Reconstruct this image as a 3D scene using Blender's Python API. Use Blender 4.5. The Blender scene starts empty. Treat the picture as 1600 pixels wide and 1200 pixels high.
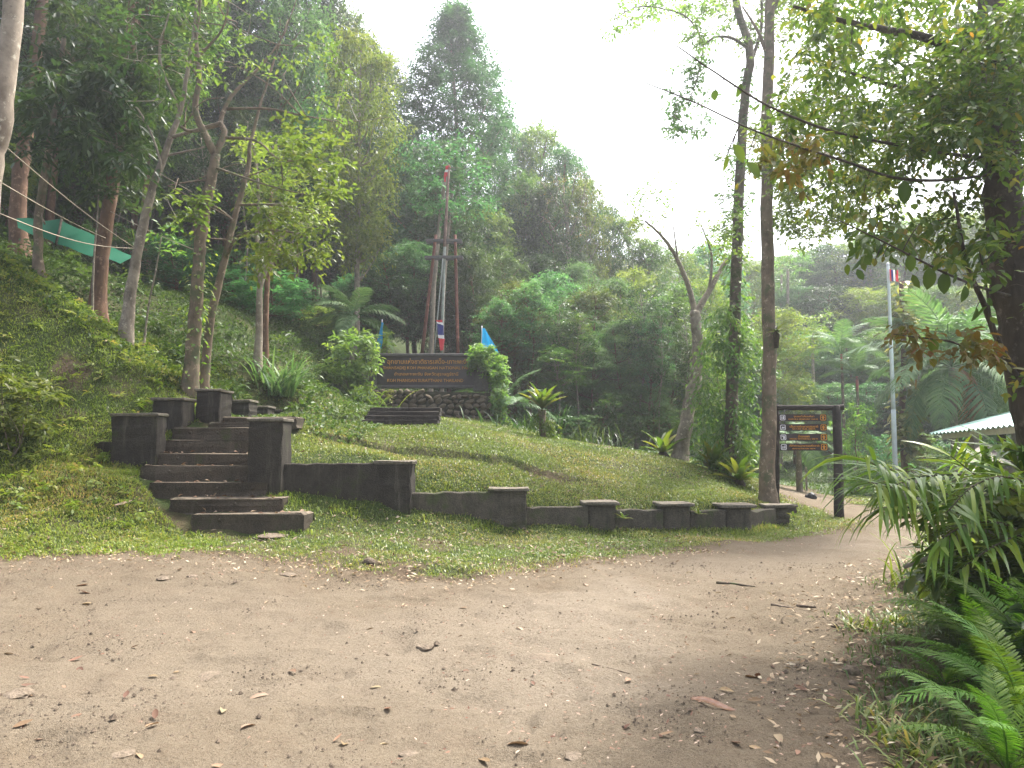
import bpy, math, random
import numpy as np
from mathutils import Vector, Matrix

scene = bpy.context.scene
COL = scene.collection
PI = math.pi

# ------------------------------------------------------------------ camera
CAM_H = 1.5
F = 1232.0
PITCH = math.atan(100.0 / F)
CP, SP = math.cos(PITCH), math.sin(PITCH)
cam_d = bpy.data.cameras.new('camera')
cam_d.sensor_width = 36.0
cam_d.lens = 36.0 * F / 1600.0
cam_d.clip_start = 0.05
cam_d.clip_end = 600.0
cam = bpy.data.objects.new('camera', cam_d)
COL.objects.link(cam)
cam.location = (0, 0, CAM_H)
cam.rotation_euler = (PI / 2 + PITCH, 0, 0)
scene.camera = cam

# ------------------------------------------------------------------ sky, sun, exposure
SUN_EL, SUN_AZ = math.radians(60), math.radians(40)      # azimuth from +Y towards +X
world = bpy.data.worlds.new("World")
scene.world = world
world.use_nodes = True
wn, wl = world.node_tree.nodes, world.node_tree.links
bg = wn['Background']
sky = wn.new('ShaderNodeTexSky')
sky.sky_type = 'NISHITA'
sky.sun_disc = False
sky.sun_elevation = SUN_EL
sky.sun_rotation = SUN_AZ
sky.air_density = 1.0
sky.dust_density = 6.0
sky.ozone_density = 1.0
hs = wn.new('ShaderNodeHueSaturation')
hs.inputs['Saturation'].default_value = 0.60
wl.new(sky.outputs[0], hs.inputs['Color'])
wl.new(hs.outputs[0], bg.inputs[0])
bg.inputs[1].default_value = 0.15

sun_d = bpy.data.lights.new('sun', 'SUN')
sun_d.energy = 2.7
sun_d.angle = math.radians(7)
sun_d.color = (1.0, 0.97, 0.92)
sun = bpy.data.objects.new('sun', sun_d)
COL.objects.link(sun)
sdir = Vector((math.sin(SUN_AZ) * math.cos(SUN_EL), math.cos(SUN_AZ) * math.cos(SUN_EL), math.sin(SUN_EL)))
sun.rotation_euler = sdir.to_track_quat('Z', 'Y').to_euler()
sun.location = (10, 20, 60)

scene.view_settings.view_transform = 'Standard'
scene.view_settings.look = 'None'
scene.view_settings.gamma = 1.0
scene.view_settings.use_curve_mapping = False
scene.view_settings.exposure = 1.82
scene.render.engine = 'CYCLES'
cy = scene.cycles
cy.use_denoising = True
cy.max_bounces = 7
cy.diffuse_bounces = 4
cy.glossy_bounces = 2
cy.transmission_bounces = 4
cy.volume_bounces = 0
cy.sample_clamp_indirect = 6.0

# ------------------------------------------------------------------ small maths helpers
def ray(u, v):
    dx, dy = (u - 800.0) / F, (600.0 - v) / F
    return np.array((dx, CP - dy * SP, SP + dy * CP))

def at(u, v, D):
    """world point at depth Y = D seen along image position (u, v)"""
    d = ray(u, v)
    return np.array((0, 0, CAM_H)) + d * (D / d[1])

def px(D):
    return D / F            # metres per photo pixel at depth D

def hash2(i, j, seed):
    n = (i * 374761393 + j * 668265263 + seed * 1442695041) & 0xFFFFFFFF
    n = ((n ^ (n >> 13)) * 1274126177) & 0xFFFFFFFF
    n = n ^ (n >> 16)
    return (n & 0xFFFFFF) / float(0xFFFFFF)

def vnoise(x, y, seed=0):
    x = np.asarray(x, float); y = np.asarray(y, float)
    i = np.floor(x).astype(np.int64); j = np.floor(y).astype(np.int64)
    fx = x - i; fy = y - j
    fx = fx * fx * fx * (fx * (fx * 6 - 15) + 10); fy = fy * fy * fy * (fy * (fy * 6 - 15) + 10)
    a = hash2(i, j, seed); b = hash2(i + 1, j, seed); c = hash2(i, j + 1, seed); d = hash2(i + 1, j + 1, seed)
    return (a + (b - a) * fx) * (1 - fy) + (c + (d - c) * fx) * fy

def fbm(x, y, octv=4, seed=0):
    s = 0.0; a = 0.5; t = 0.0
    for k in range(octv):
        s = s + a * vnoise(x * 2 ** k + 17.3 * k, y * 2 ** k - 9.1 * k, seed + k); t += a; a *= 0.5
    return s / t

def sstep(a, b, x):
    t = np.clip((x - a) / (b - a), 0, 1)
    return t * t * (3 - 2 * t)

def norm(a):
    return a / np.maximum(np.linalg.norm(a, axis=-1, keepdims=True), 1e-9)

# ------------------------------------------------------------------ terrain height
PILDATA = [(386, 443, 653, 770, 12.75, .6), (583, 644, 720, 797, 13.35, .62), (763, 826, 763, 823, 13.75, .6), (911, 968, 785, 829, 14.2, None), (1030, 1086, 787, 829, 14.4, None), (1127, 1183, 789, 829, 14.65, None), (1197, 1240, 789, 823, 15.7, .5)]
WT = [(1, 724), (2, 769), (3, 791), (4, 796), (5, 797), (6, 797)]
def pil_xy(k):
    u0, u1, vt, vb, D, dp = PILDATA[k]; return np.array(((at(u0, vt, D)[0] + at(u1, vt, D)[0]) / 2, D + .2))
STEPS = [(300, 477, 803, 840, 12.0), (265, 442, 778, 806, 12.35), (233, 416, 754, 782, 12.7), (219, 408, 728, 759, 13.05), (243, 390, 708, 733, 13.4), (255, 390, 688, 713, 13.75), (268, 392, 668, 694, 14.1), (326, 400, 660, 672, 14.6), (338, 464, 651, 664, 15.1)]
CTRL = []
def cw(x, y, z): CTRL.append((x, y, z))
def ci(u, v, D): CTRL.append(tuple(at(u, v, D)))
for x in (-14, -8, -4, 0, 4):
    for y in (-10, -4, 1, 4.5):
        cw(x, y, 0.0 if x > -10 else 0.3)
for x in (8, 14):
    for y in (-10, -4, 1): cw(x, y, 0.05)
for p in ((-3.5, 6.5, 0.02), (0, 6.5, 0), (2.5, 6.5, 0), (-1, 8.5, 0.02), (2, 9, 0), (4, 10, 0), (4.5, 6.5, 0.1), (5.5, 5, 0.18), (4.0, 4, 0.1), (7, 8, 0.1), (8, 11, 0.0),
          (6, 12.5, 0), (8, 15, 0), (11, 14, 0), (14, 11, 0), (20, 10, 0), (12, 20, 0), (18, 20, 0), (9.5, 26, 0), (14, 28, 0), (22, 28, 0), (11, 34, 0), (17, 38, 0.2), (30, 30, 0.5),
          (26, 18, 0.2), (30, 46, 3), (20, 48, 2.2), (13, 46, 1.2), (40, 20, 2), (60, 40, 8), (22, 62, 6), (35, 66, 9), (14, 62, 5), (25, 85, 14), (45, 90, 20), (12, 85, 15),
          (30, 120, 24), (70, 120, 32), (10, 120, 24), (-20, 120, 40), (-60, 120, 50), (-60, 60, 30), (-30, 60, 20), (-14, 60, 15), (0, 60, 9), (6, 60, 6),
          (-50, 30, 18), (-30, 32, 12.5), (-20, 40, 12.5), (-8, 45, 8), (0, 44, 4.0), (6, 45, 2.4), (-30, 12, 9), (-18, 8, 3.6), (-12, 8, 1.2), (-30, -6, 3)):
    cw(*p)
# verge and left bank
for p in ((0, 880, 9.3), (160, 868, 9.7), (300, 862, 9.9), (440, 880, 9.4), (560, 903, 8.9), (700, 905, 9.0), (900, 880, 10.2), (1050, 866, 11.4), (1200, 848, 12.8), (1350, 820, 15.2),
          (0, 800, 11.3), (0, 730, 12.3), (0, 650, 13.3), (0, 540, 14.6), (0, 395, 16.6), (-150, 700, 11.6), (-150, 420, 14.5), (100, 800, 11.2), (100, 735, 12.4), (110, 680, 13.4), (110, 590, 14.6), (90, 465, 16.0),
          (212, 738, 12.8), (160, 728, 13.2), (185, 655, 14.2), (190, 565, 15.3), (150, 512, 15.9), (280, 628, 15.6), (60, 420, 20), (150, 495, 20.5), (190, 540, 18), (250, 545, 18.5),
          (293, 600, 16.5), (400, 570, 20), (350, 485, 24), (450, 500, 27), (490, 530, 28), (470, 560, 24.5), (470, 612, 22), (480, 642, 20), (250, 450, 26), (120, 400, 26),
          (300, 860, 10.5), (390, 840, 11.7), (480, 830, 12.2), (480, 800, 12.7), (215, 755, 12.35), (600, 850, 11.4), (760, 860, 11.7), (900, 848, 12.8), (1080, 842, 13.4), (1200, 832, 14.8)): ci(*p)
# foot of the retaining wall (front) and the ground held up behind it
for k, vt in WT:
    a_, b_ = pil_xy(k - 1), pil_xy(k); za, zb = at(800, PILDATA[k - 1][3] - 1, PILDATA[k - 1][4])[2], at(800, PILDATA[k][3] - 1, PILDATA[k][4])[2]
    ztop = at(800, vt, (a_[1] + b_[1]) / 2)[2]
    for f in (0.06, .3, .55, .8, .97):
        p = a_ * (1 - f) + b_ * f
        cw(p[0], p[1] - .16, za * (1 - f) + zb * f); cw(p[0], p[1] + .42, ztop + .01)
ci(1225, 822, 15.6); ci(1215, 798, 16.6)
# mound
for p in ((640, 713, 16.0), (640, 700, 16.5), (790, 720, 16.3), (860, 740, 16.3), (540, 690, 15.8), (470, 668, 15.5), (480, 700, 14.6), (460, 648, 17.5), (560, 668, 19), (690, 668, 20), (590, 650, 25.6), (760, 652, 25.6),
          (760, 668, 21.5), (840, 682, 22.5), (950, 699, 21.3), (1060, 723, 19.8), (1110, 739, 18.8), (1180, 778, 17.2), (960, 745, 16.8), (1060, 765, 16.5),
          (880, 697, 28), (860, 692, 36), (960, 702, 33), (1060, 712, 27), (1065, 716, 22.5), (1140, 745, 21.5), (1200, 783, 17.7), (1310, 810, 16.8), (1000, 712, 24), (1120, 735, 24), (1190, 757, 24)): ci(*p)
for p in ((560, 664, 18.5), (625, 665, 18.5), (690, 665, 18.5), (633, 641, 20.9), (373, 657, 16.5), (405, 658, 18.1), (431, 658, 19.5), (373, 650, 17.4), (405, 652, 18.9), (330, 662, 14.9), (290, 676, 14.4), (385, 655, 15.6), (440, 652, 16.5)): ci(*p)
for u0, u1, v0, v1, D in STEPS[:7]:
    ci(u0 - 4, v1 - 5, D - .02); ci((u0 + u1) / 2, v1 - 4, D - .02)
    if D < 12.8: ci(u1 + 4, v1 - 5, D - .02)

CT = np.array(CTRL)
_c = 0.12
def _solve():
    P = CT[:, :2]; n = len(P)
    R = np.sqrt(((P[:, None] - P[None]) ** 2).sum(-1) + _c * _c)
    A = np.zeros((n + 3, n + 3)); A[:n, :n] = R + np.eye(n) * -0.02
    A[:n, n] = 1; A[:n, n + 1:] = P; A[n, :n] = 1; A[n + 1:, :n] = P.T
    b = np.zeros(n + 3); b[:n] = CT[:, 2]
    return np.linalg.solve(A, b)
RB = _solve()
def zbase(x, y):
    x = np.asarray(x, float).ravel(); y = np.asarray(y, float).ravel()
    out = np.empty(len(x)); n = len(CT)
    for s in range(0, len(x), 20000):
        e = s + 20000
        R = np.sqrt((x[s:e, None] - CT[None, :, 0]) ** 2 + (y[s:e, None] - CT[None, :, 1]) ** 2 + _c * _c)
        out[s:e] = R @ RB[:n] + RB[n] + RB[n + 1] * x[s:e] + RB[n + 2] * y[s:e]
    return out

CUTP = np.array([at(u, v, D)[:2] for u, v, D in ((455, 694, 15.3), (540, 703, 15.7), (600, 708, 15.95), (650, 711, 16.1), (720, 712, 16.3), (790, 722, 16.2), (860, 741, 16.0), (930, 752, 16.0))])
CUT = [tuple(p) for p in CUTP]
def ledge(x, y):
    d = y - np.interp(x, CUTP[:, 0], CUTP[:, 1]) + (fbm(x * 1.6, x * 0 + 3, 2, 33) - .5) * .35
    w = sstep(CUTP[0, 0] - .2, CUTP[1, 0], x) * sstep(CUTP[-1, 0] + .3, CUTP[-2, 0] - .3, x)
    return w * .09 * (sstep(-.03, .10, d) * sstep(2.6, .3, d) - .5 * sstep(-.9, 0, d) * sstep(.10, -.03, d))
def zt(x, y):
    sh = np.shape(x)
    x = np.asarray(x, float).ravel(); y = np.asarray(y, float).ravel()
    z = zbase(x, y) + ledge(x, y)
    d = np.hypot(x, y)
    z = z + (fbm(x * 1.1, y * 1.1, 3, 5) - 0.5) * 0.10 * sstep(60, 4, d)
    z = z + (fbm(x * 5.0, y * 5.0, 3, 9) - 0.5) * 0.055 * sstep(32, 6, d)
    dent = sstep(0.60, 0.80, vnoise(x * 3.3, y * 3.3, 31))
    z = z - dent * 0.034 * sstep(13, 6, d)
    z = z + (fbm(x * 11, y * 11, 2, 47) - 0.5) * 0.026 * sstep(12, 4, d)
    z = z + (vnoise(x * 17, y * 17, 41) - 0.5) * 0.014 * sstep(12, 4, d)
    return z.reshape(sh)

def z1(x, y):
    return float(zt(np.array([x]), np.array([y]))[0])

def hit(u, v, tmax=140):
    d = ray(u, v)
    ts = np.concatenate([np.arange(2, 30, 0.05), np.arange(30, tmax, 0.3)])
    P = np.array((0, 0, CAM_H)) + ts[:, None] * d
    below = P[:, 2] < zt(P[:, 0], P[:, 1])
    k = int(np.argmax(below)) if below.any() else len(ts) - 1
    return P[k]

def ground(u, D):
    """ground point in the vertical plane of column u at depth D"""
    x = (u - 800.0) / F * D
    return np.array((x, D, z1(x, D)))

# path outline, found on the terrain
PATH_PX = [(-500, 930), (-250, 885), (0, 878), (150, 866), (300, 866), (390, 870), (440, 887), (560, 906), (640, 912), (760, 905), (830, 893), (900, 881), (1050, 866), (1200, 848), (1300, 833),
           (1352, 821), (1330, 808), (1290, 797), (1240, 781), (1216, 770), (1218, 758), (1248, 762), (1330, 787), (1420, 803), (1560, 830), (1600, 845), (1500, 862), (1405, 890), (1372, 915), (1335, 950), (1305, 1000), (1292, 1060), (1340, 1150), (1420, 1230)]
PATH = [tuple(hit(u, v)[:2]) for u, v in PATH_PX] + [(2.6, 2.4), (3.2, -1), (4, -9), (-14, -9), (-12, 2)]
def in_poly(x, y, poly):
    ins = np.zeros(x.shape, bool); n = len(poly)
    for k in range(n):
        x0, y0 = poly[k]; x1, y1 = poly[(k + 1) % n]
        c = ((y0 > y) != (y1 > y)) & (x < (x1 - x0) * (y - y0) / (y1 - y0 + 1e-12) + x0)
        ins ^= c
    return ins
def seg_dist(x, y, poly):
    best = np.full(x.shape, 1e9); n = len(poly)
    for k in range(n):
        x0, y0 = poly[k]; x1, y1 = poly[(k + 1) % n]
        dx, dy = x1 - x0, y1 - y0
        t = np.clip(((x - x0) * dx + (y - y0) * dy) / (dx * dx + dy * dy + 1e-12), 0, 1)
        best = np.minimum(best, np.hypot(x - x0 - t * dx, y - y0 - t * dy))
    return best
def path_sd(x, y):
    """signed distance to the path edge, positive inside the path"""
    x = np.asarray(x, float); y = np.asarray(y, float)
    wob = (fbm(x * 1.7, y * 1.7, 3, 77) - 0.5) * 0.7 + (fbm(x * 7, y * 7, 2, 78) - 0.5) * 0.25
    d = seg_dist(x, y, PATH)
    return np.where(in_poly(x, y, PATH), d, -d) + wob * np.clip(0.35 + 0.05 * y, 0.3, 1.0) * 0.95
def open_dist(x, y, pts):
    best = np.full(np.shape(x), 1e9)
    for (x0, y0), (x1, y1) in zip(pts[:-1], pts[1:]):
        t = np.clip(((x - x0) * (x1 - x0) + (y - y0) * (y1 - y0)) / ((x1 - x0) ** 2 + (y1 - y0) ** 2), 0, 1); best = np.minimum(best, np.hypot(x - x0 - t * (x1 - x0), y - y0 - t * (y1 - y0)))
    return best
def bare(x, y):
    """0 = full grass, 1 = bare soil, for the grassed areas"""
    b = sstep(0.56, 0.70, fbm(x * 0.75 + 3, y * 0.75, 3, 91))
    b2 = sstep(0.58, 0.70, fbm(x * 2.3, y * 2.3, 2, 92))
    PX_ = np.array([pil_xy(k) for k in range(7)]); d = np.interp(x, PX_[:, 0], PX_[:, 1]) - y
    nearw = (1 - sstep(.5, 1.6, np.abs(d + .2))) * ((x > PX_[0, 0] - .6) & (x < PX_[-1, 0] + .5))
    cut = sstep(.26, .06, open_dist(x, y, CUT) + (fbm(x * 3, y * 3, 2, 95) - .5) * .40) * sstep(.38, .60, fbm(x * 1.1 + 9, y * 1.1, 2, 96)) * .5
    return np.clip(np.clip(b * 0.75 + b2 * 0.55, 0, 1) * (1 - nearw) * np.where(y > 15, .45, 1.0) + cut * .8, 0, 1)

# ------------------------------------------------------------------ mesh building
class MB:
    def __init__(s): s.V = []; s.Q = []; s.T = []; s.R = []; s.n = 0
    def add(s, V, Q=None, T=None, R=None):
        V = np.asarray(V, float).reshape(-1, 3)
        s.V.append(V)
        if Q is not None and len(Q): s.Q.append(np.asarray(Q, np.int64).reshape(-1, 4) + s.n)
        if T is not None and len(T): s.T.append(np.asarray(T, np.int64).reshape(-1, 3) + s.n)
        s.R.append(np.full(len(V), 0.5) if R is None else np.asarray(R, float))
        s.n += len(V)
    def mesh(s, name, mat, smooth=True):
        V = np.concatenate(s.V); R = np.concatenate(s.R)
        Q = np.concatenate(s.Q) if s.Q else np.zeros((0, 4), np.int64)
        T = np.concatenate(s.T) if s.T else np.zeros((0, 3), np.int64)
        return np_mesh(name, V, Q, T, mat, {'rnd': R}, smooth)
    def build(s, name, mat, parent=None, smooth=True):
        return link(name, s.mesh(name, mat, smooth), parent)

def np_mesh(name, V, Q, T, mat, attrs=None, smooth=True):
    me = bpy.data.meshes.new(name)
    nq, nt = len(Q), len(T)
    me.vertices.add(len(V)); me.vertices.foreach_set('co', V.astype(np.float32).ravel())
    me.loops.add(nq * 4 + nt * 3); me.polygons.add(nq + nt)
    me.loops.foreach_set('vertex_index', np.concatenate([Q.ravel(), T.ravel()]).astype(np.int32))
    me.polygons.foreach_set('loop_start', np.concatenate([np.arange(nq) * 4, nq * 4 + np.arange(nt) * 3]).astype(np.int32))
    me.polygons.foreach_set('use_smooth', np.full(nq + nt, smooth))
    for k, a in (attrs or {}).items():
        at_ = me.attributes.new(k, 'FLOAT', 'POINT'); at_.data.foreach_set('value', np.asarray(a, np.float32))
    me.update(calc_edges=True)
    me.validate()
    if mat: me.materials.append(mat)
    return me

def link(name, me, parent=None, loc=None, rot=None, scale=None):
    o = bpy.data.objects.new(name, me); COL.objects.link(o)
    if parent is not None: o.parent = parent
    if loc is not None: o.location = loc
    if rot is not None: o.rotation_euler = rot
    if scale is not None: o.scale = scale if hasattr(scale, '__len__') else (scale,) * 3
    return o
def tag(o, label=None, cat=None, group=None, kind=None):
    if label: o['label'] = label
    if cat: o['category'] = cat
    if group: o['group'] = group
    if kind or cat: o['kind'] = kind or 'thing'
    return o
def thing(name, label, cat, loc=(0, 0, 0), rz=0, group=None):
    o = link(name, None, None, loc, (0, 0, rz)); return tag(o, label, cat, group)
def copy_tree(root):
    r = root.copy(); COL.objects.link(r)
    for ch in list(root.children):
        c = ch.copy(); COL.objects.link(c); c.parent = r
        for g in list(ch.children):
            d = g.copy(); COL.objects.link(d); d.parent = c
    return r

def tube(mb, pts, rad, n=7, cap=True, wob=0.0, rng=None):
    P = np.asarray(pts, float); m = len(P)
    rad = np.broadcast_to(np.asarray(rad, float), (m,)) if np.ndim(rad) == 0 else np.asarray(rad, float)
    T = norm(np.gradient(P, axis=0))
    up = np.array((0.31, 0.95, 0.02)) if abs(T[0, 2]) > 0.7 else np.array((0, 0, 1.0))
    A = norm(np.cross(T, up)); B = np.cross(T, A)
    a = np.linspace(0, 2 * PI, n, endpoint=False)
    rr = rad[:, None] * np.ones(n)
    if wob: rr = rr * (1 + wob * (rng.random((m, n)) - 0.5))
    V = P[:, None] + rr[..., None] * (np.cos(a)[None, :, None] * A[:, None] + np.sin(a)[None, :, None] * B[:, None])
    i = np.arange(m - 1)[:, None] * n; j = np.arange(n)[None]; k = (j + 1) % n
    Q = np.stack([i + j, i + k, i + n + k, i + n + j], -1).reshape(-1, 4)
    T_ = None
    VV = V.reshape(-1, 3)
    if cap:
        VV = np.concatenate([VV, P[:1], P[-1:]]); c0, c1 = m * n, m * n + 1
        T_ = [(c0, (q + 1) % n, q) for q in range(n)] + [(c1, (m - 1) * n + q, (m - 1) * n + (q + 1) % n) for q in range(n)]
    mb.add(VV, Q, T_)

def smooth_poly(pts, k=6):
    """Catmull-Rom resample"""
    P = np.asarray(pts, float)
    if len(P) < 3:
        t = np.linspace(0, 1, k + 1)[:, None]; return P[0] * (1 - t) + P[-1] * t
    E = np.concatenate([[2 * P[0] - P[1]], P, [2 * P[-1] - P[-2]]])
    out = []
    for i in range(len(P) - 1):
        p0, p1, p2, p3 = E[i:i + 4]
        for t in np.linspace(0, 1, k, endpoint=False):
            out.append(0.5 * (2 * p1 + (p2 - p0) * t + (2 * p0 - 5 * p1 + 4 * p2 - p3) * t * t + (3 * p1 - p0 - 3 * p2 + p3) * t ** 3))
    out.append(P[-1]); return np.array(out)

def leaf_quads(mb, P, Dv, N, L, W, R, droop=0.15, fold=0.12):
    """one rhombic leaf per row of P"""
    Dv = norm(Dv); S = norm(np.cross(Dv, N)); N = np.cross(S, Dv)
    L = np.broadcast_to(np.asarray(L, float), (len(P),))[:, None]; W = np.broadcast_to(np.asarray(W, float), (len(P),))[:, None]
    mid = P + Dv * L * 0.45 + N * L * 0.05
    l = mid + S * W * .5 + N * W * fold; r = mid - S * W * .5 + N * W * fold
    tip = P + Dv * L - np.array((0, 0, 1.0)) * L * droop
    V = np.stack([P, r, tip, l], 1).reshape(-1, 3)
    mb.add(V, np.arange(len(V)).reshape(-1, 4), None, np.repeat(R, 4))
def leaf_six(mb, P, Dv, N, L, W, R, droop=0.15, fold=0.15):
    """rounder leaf of two halves folded on the midrib"""
    Dv = norm(Dv); S = norm(np.cross(Dv, N)); N = np.cross(S, Dv)
    L = np.broadcast_to(np.asarray(L, float), (len(P),))[:, None]; W = np.broadcast_to(np.asarray(W, float), (len(P),))[:, None]
    Z = np.array((0, 0, 1.0))
    a = P + Dv * L * .28 - Z * L * droop * .1; b = P + Dv * L * .68 - Z * L * droop * .45
    tip = P + Dv * L - Z * L * droop
    m = P + Dv * L * .5 - Z * L * droop * .22
    r1 = a - S * W * .42 + N * W * fold; r2 = b - S * W * .42 + N * W * fold
    l1 = a + S * W * .42 + N * W * fold; l2 = b + S * W * .42 + N * W * fold
    V = np.stack([P, r1, r2, tip, l2, l1, m], 1).reshape(-1, 3)
    i = np.arange(len(P))[:, None] * 7
    Q = np.concatenate([i + np.array([[0, 1, 2, 6]]), i + np.array([[0, 6, 4, 5]])])
    T = np.concatenate([i + np.array([[6, 2, 3]]), i + np.array([[6, 3, 4]])])
    mb.add(V, Q, T, np.repeat(R, 7))

def sprays(mb, rng, C, tw=5, k=8, lt=0.6, L=0.16, W=0.07, flat=0.5, droop=0.25, up=0.25, big=False, jit=0.25, tone=0.5, axis=None):
    """leafy twigs: every centre carries tw twigs of length lt with k leaves set along each"""
    C = np.asarray(C, float).reshape(-1, 3); n = len(C)
    d = rng.normal(size=(n, tw, 3)); d[..., 2] = d[..., 2] * flat + up
    if axis is not None: d = d + axis[:, None, :]
    d = norm(d)
    ln = lt * rng.uniform(.6, 1.25, (n, tw))
    t = (np.arange(k) + 0.5) / k
    t = t[None, None] + rng.uniform(-.5, .5, (n, tw, k)) / k
    P = C[:, None, None] + d[:, :, None] * (ln[..., None] * t)[..., None] + rng.normal(size=(n, tw, k, 3)) * lt * jit * 0.3
    P[..., 2] -= droop * (t ** 2) * ln[..., None]
    side = norm(np.cross(d, np.array((0, 0, 1.0)) + rng.normal(size=(n, tw, 3)) * .35))
    sg = np.where(np.arange(k) % 2 == 0, 1, -1)[None, None, :, None]
    Dv = d[:, :, None] * 0.75 + side[:, :, None] * sg * 0.9 + rng.normal(size=(n, tw, k, 3)) * 0.3
    Dv[..., 2] -= droop
    N = np.cross(side, d)[:, :, None] * 1.0 + rng.normal(size=(n, tw, k, 3)) * 0.35 + np.array((0, 0, .6))
    m = n * tw * k
    R = np.clip(tone * rng.random((n, 1, 1)) + (1 - tone) * rng.random((n, tw, k)), 0, 1)
    s = rng.uniform(.65, 1.2, m)
    (leaf_six if big else leaf_quads)(mb, P.reshape(m, 3), Dv.reshape(m, 3), N.reshape(m, 3), L * s, W * s, R.reshape(m), droop=0.12)

def box(mb, c, s, rz=0.0, jit=0.0, rng=None, taper=1.0, R=0.5):
    x, y, z = s[0] / 2, s[1] / 2, s[2] / 2
    V = np.array([(-x, -y, -z), (x, -y, -z), (x, y, -z), (-x, y, -z), (-x * taper, -y * taper, z), (x * taper, -y * taper, z), (x * taper, y * taper, z), (-x * taper, y * taper, z)])
    if jit: V = V + rng.normal(size=V.shape) * jit
    ca, sa = math.cos(rz), math.sin(rz)
    V = V @ np.array([(ca, sa, 0), (-sa, ca, 0), (0, 0, 1)]) + np.asarray(c)
    mb.add(V, [(0, 3, 2, 1), (4, 5, 6, 7), (0, 1, 5, 4), (1, 2, 6, 5), (2, 3, 7, 6), (3, 0, 4, 7)], None, np.full(8, R))

def rounded_prism(mb, c, sx, sy, h, r, n=5, bev=0.015, taper=1.0, rz=0.0, rough=0.0, rng=None, lev=1):
    """upright block of rounded plan, slightly bevelled top and bottom, optionally uneven"""
    ring = []
    for qx, qy, a0 in ((1, 1, 0), (-1, 1, PI / 2), (-1, -1, PI), (1, -1, 1.5 * PI)):
        for k in range(n):
            a = a0 + k / (n - 1) * PI / 2
            ring.append((qx * (sx / 2 - r) + r * math.cos(a), qy * (sy / 2 - r) + r * math.sin(a)))
    ring = np.array(ring); m = len(ring)
    ctr = 1 - 2 * bev / max(min(sx, sy), .01)
    lv = [(0, ctr)] + [(bev + (h - 2 * bev) * t, 1.0) for t in np.linspace(0, 1, lev + 1)] + [(h, ctr)]
    V = []
    for z, k in lv:
        tp = 1 + (taper - 1) * z / h
        rr = ring * k * tp
        V.append(np.concatenate([rr, np.full((m, 1), z)], 1))
    V = np.concatenate(V)
    if rough: V = V + rng.normal(size=V.shape) * rough
    L = len(lv)
    V = np.concatenate([V, [(0, 0, 0)], [(0, 0, h)]])
    ca, sa = math.cos(rz), math.sin(rz)
    V = V @ np.array([(ca, sa, 0), (-sa, ca, 0), (0, 0, 1)]) + np.asarray(c)
    i = np.arange(L - 1)[:, None] * m; j = np.arange(m)[None]; k = (j + 1) % m
    Q = np.stack([i + j, i + k, i + m + k, i + m + j], -1).reshape(-1, 4)
    T = [(L * m, (q + 1) % m, q) for q in range(m)] + [(L * m + 1, (L - 1) * m + q, (L - 1) * m + (q + 1) % m) for q in range(m)]
    mb.add(V, Q, T)

# ------------------------------------------------------------------ materials
def newmat(name):
    m = bpy.data.materials.new(name); m.use_nodes = True
    nt = m.node_tree; return m, nt.nodes, nt.links, nt.nodes['Principled BSDF']
def ramp(N, stops):
    r = N.new('ShaderNodeValToRGB'); e = r.color_ramp.elements
    while len(e) < len(stops): e.new(0.5)
    for q, (p, c) in zip(e, stops): q.position = p; q.color = (*c, 1)
    return r
def noise(N, L, scale, detail=4, rough=0.6, vec=None, coord='Object'):
    t = N.new('ShaderNodeTexNoise'); t.inputs['Scale'].default_value = scale; t.inputs['Detail'].default_value = detail; t.inputs['Roughness'].default_value = rough
    if vec is None:
        tc = N.new('ShaderNodeTexCoord'); vec = tc.outputs[coord]
    L.new(vec, t.inputs['Vector']); return t
def mixc(N, L, fac, a, b, mode='MIX'):
    m = N.new('ShaderNodeMix'); m.data_type = 'RGBA'; m.blend_type = mode
    for sck, val in ((m.inputs[0], fac), (m.inputs[6], a), (m.inputs[7], b)):
        if hasattr(val, 'is_output'): L.new(val, sck)
        elif isinstance(val, tuple): sck.default_value = (*val, 1)
        else: sck.default_value = val
    return m.outputs[2]
def bump(N, L, h, strength, dist, B, prev=None):
    b = N.new('ShaderNodeBump'); b.inputs['Strength'].default_value = strength; b.inputs['Distance'].default_value = dist
    L.new(h, b.inputs['Height'])
    if prev is not None: L.new(prev, b.inputs['Normal'])
    L.new(b.outputs[0], B.inputs['Normal']); return b.outputs[0]
def attr(N, name):
    a = N.new('ShaderNodeAttribute'); a.attribute_name = name; return a.outputs['Fac']

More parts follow.
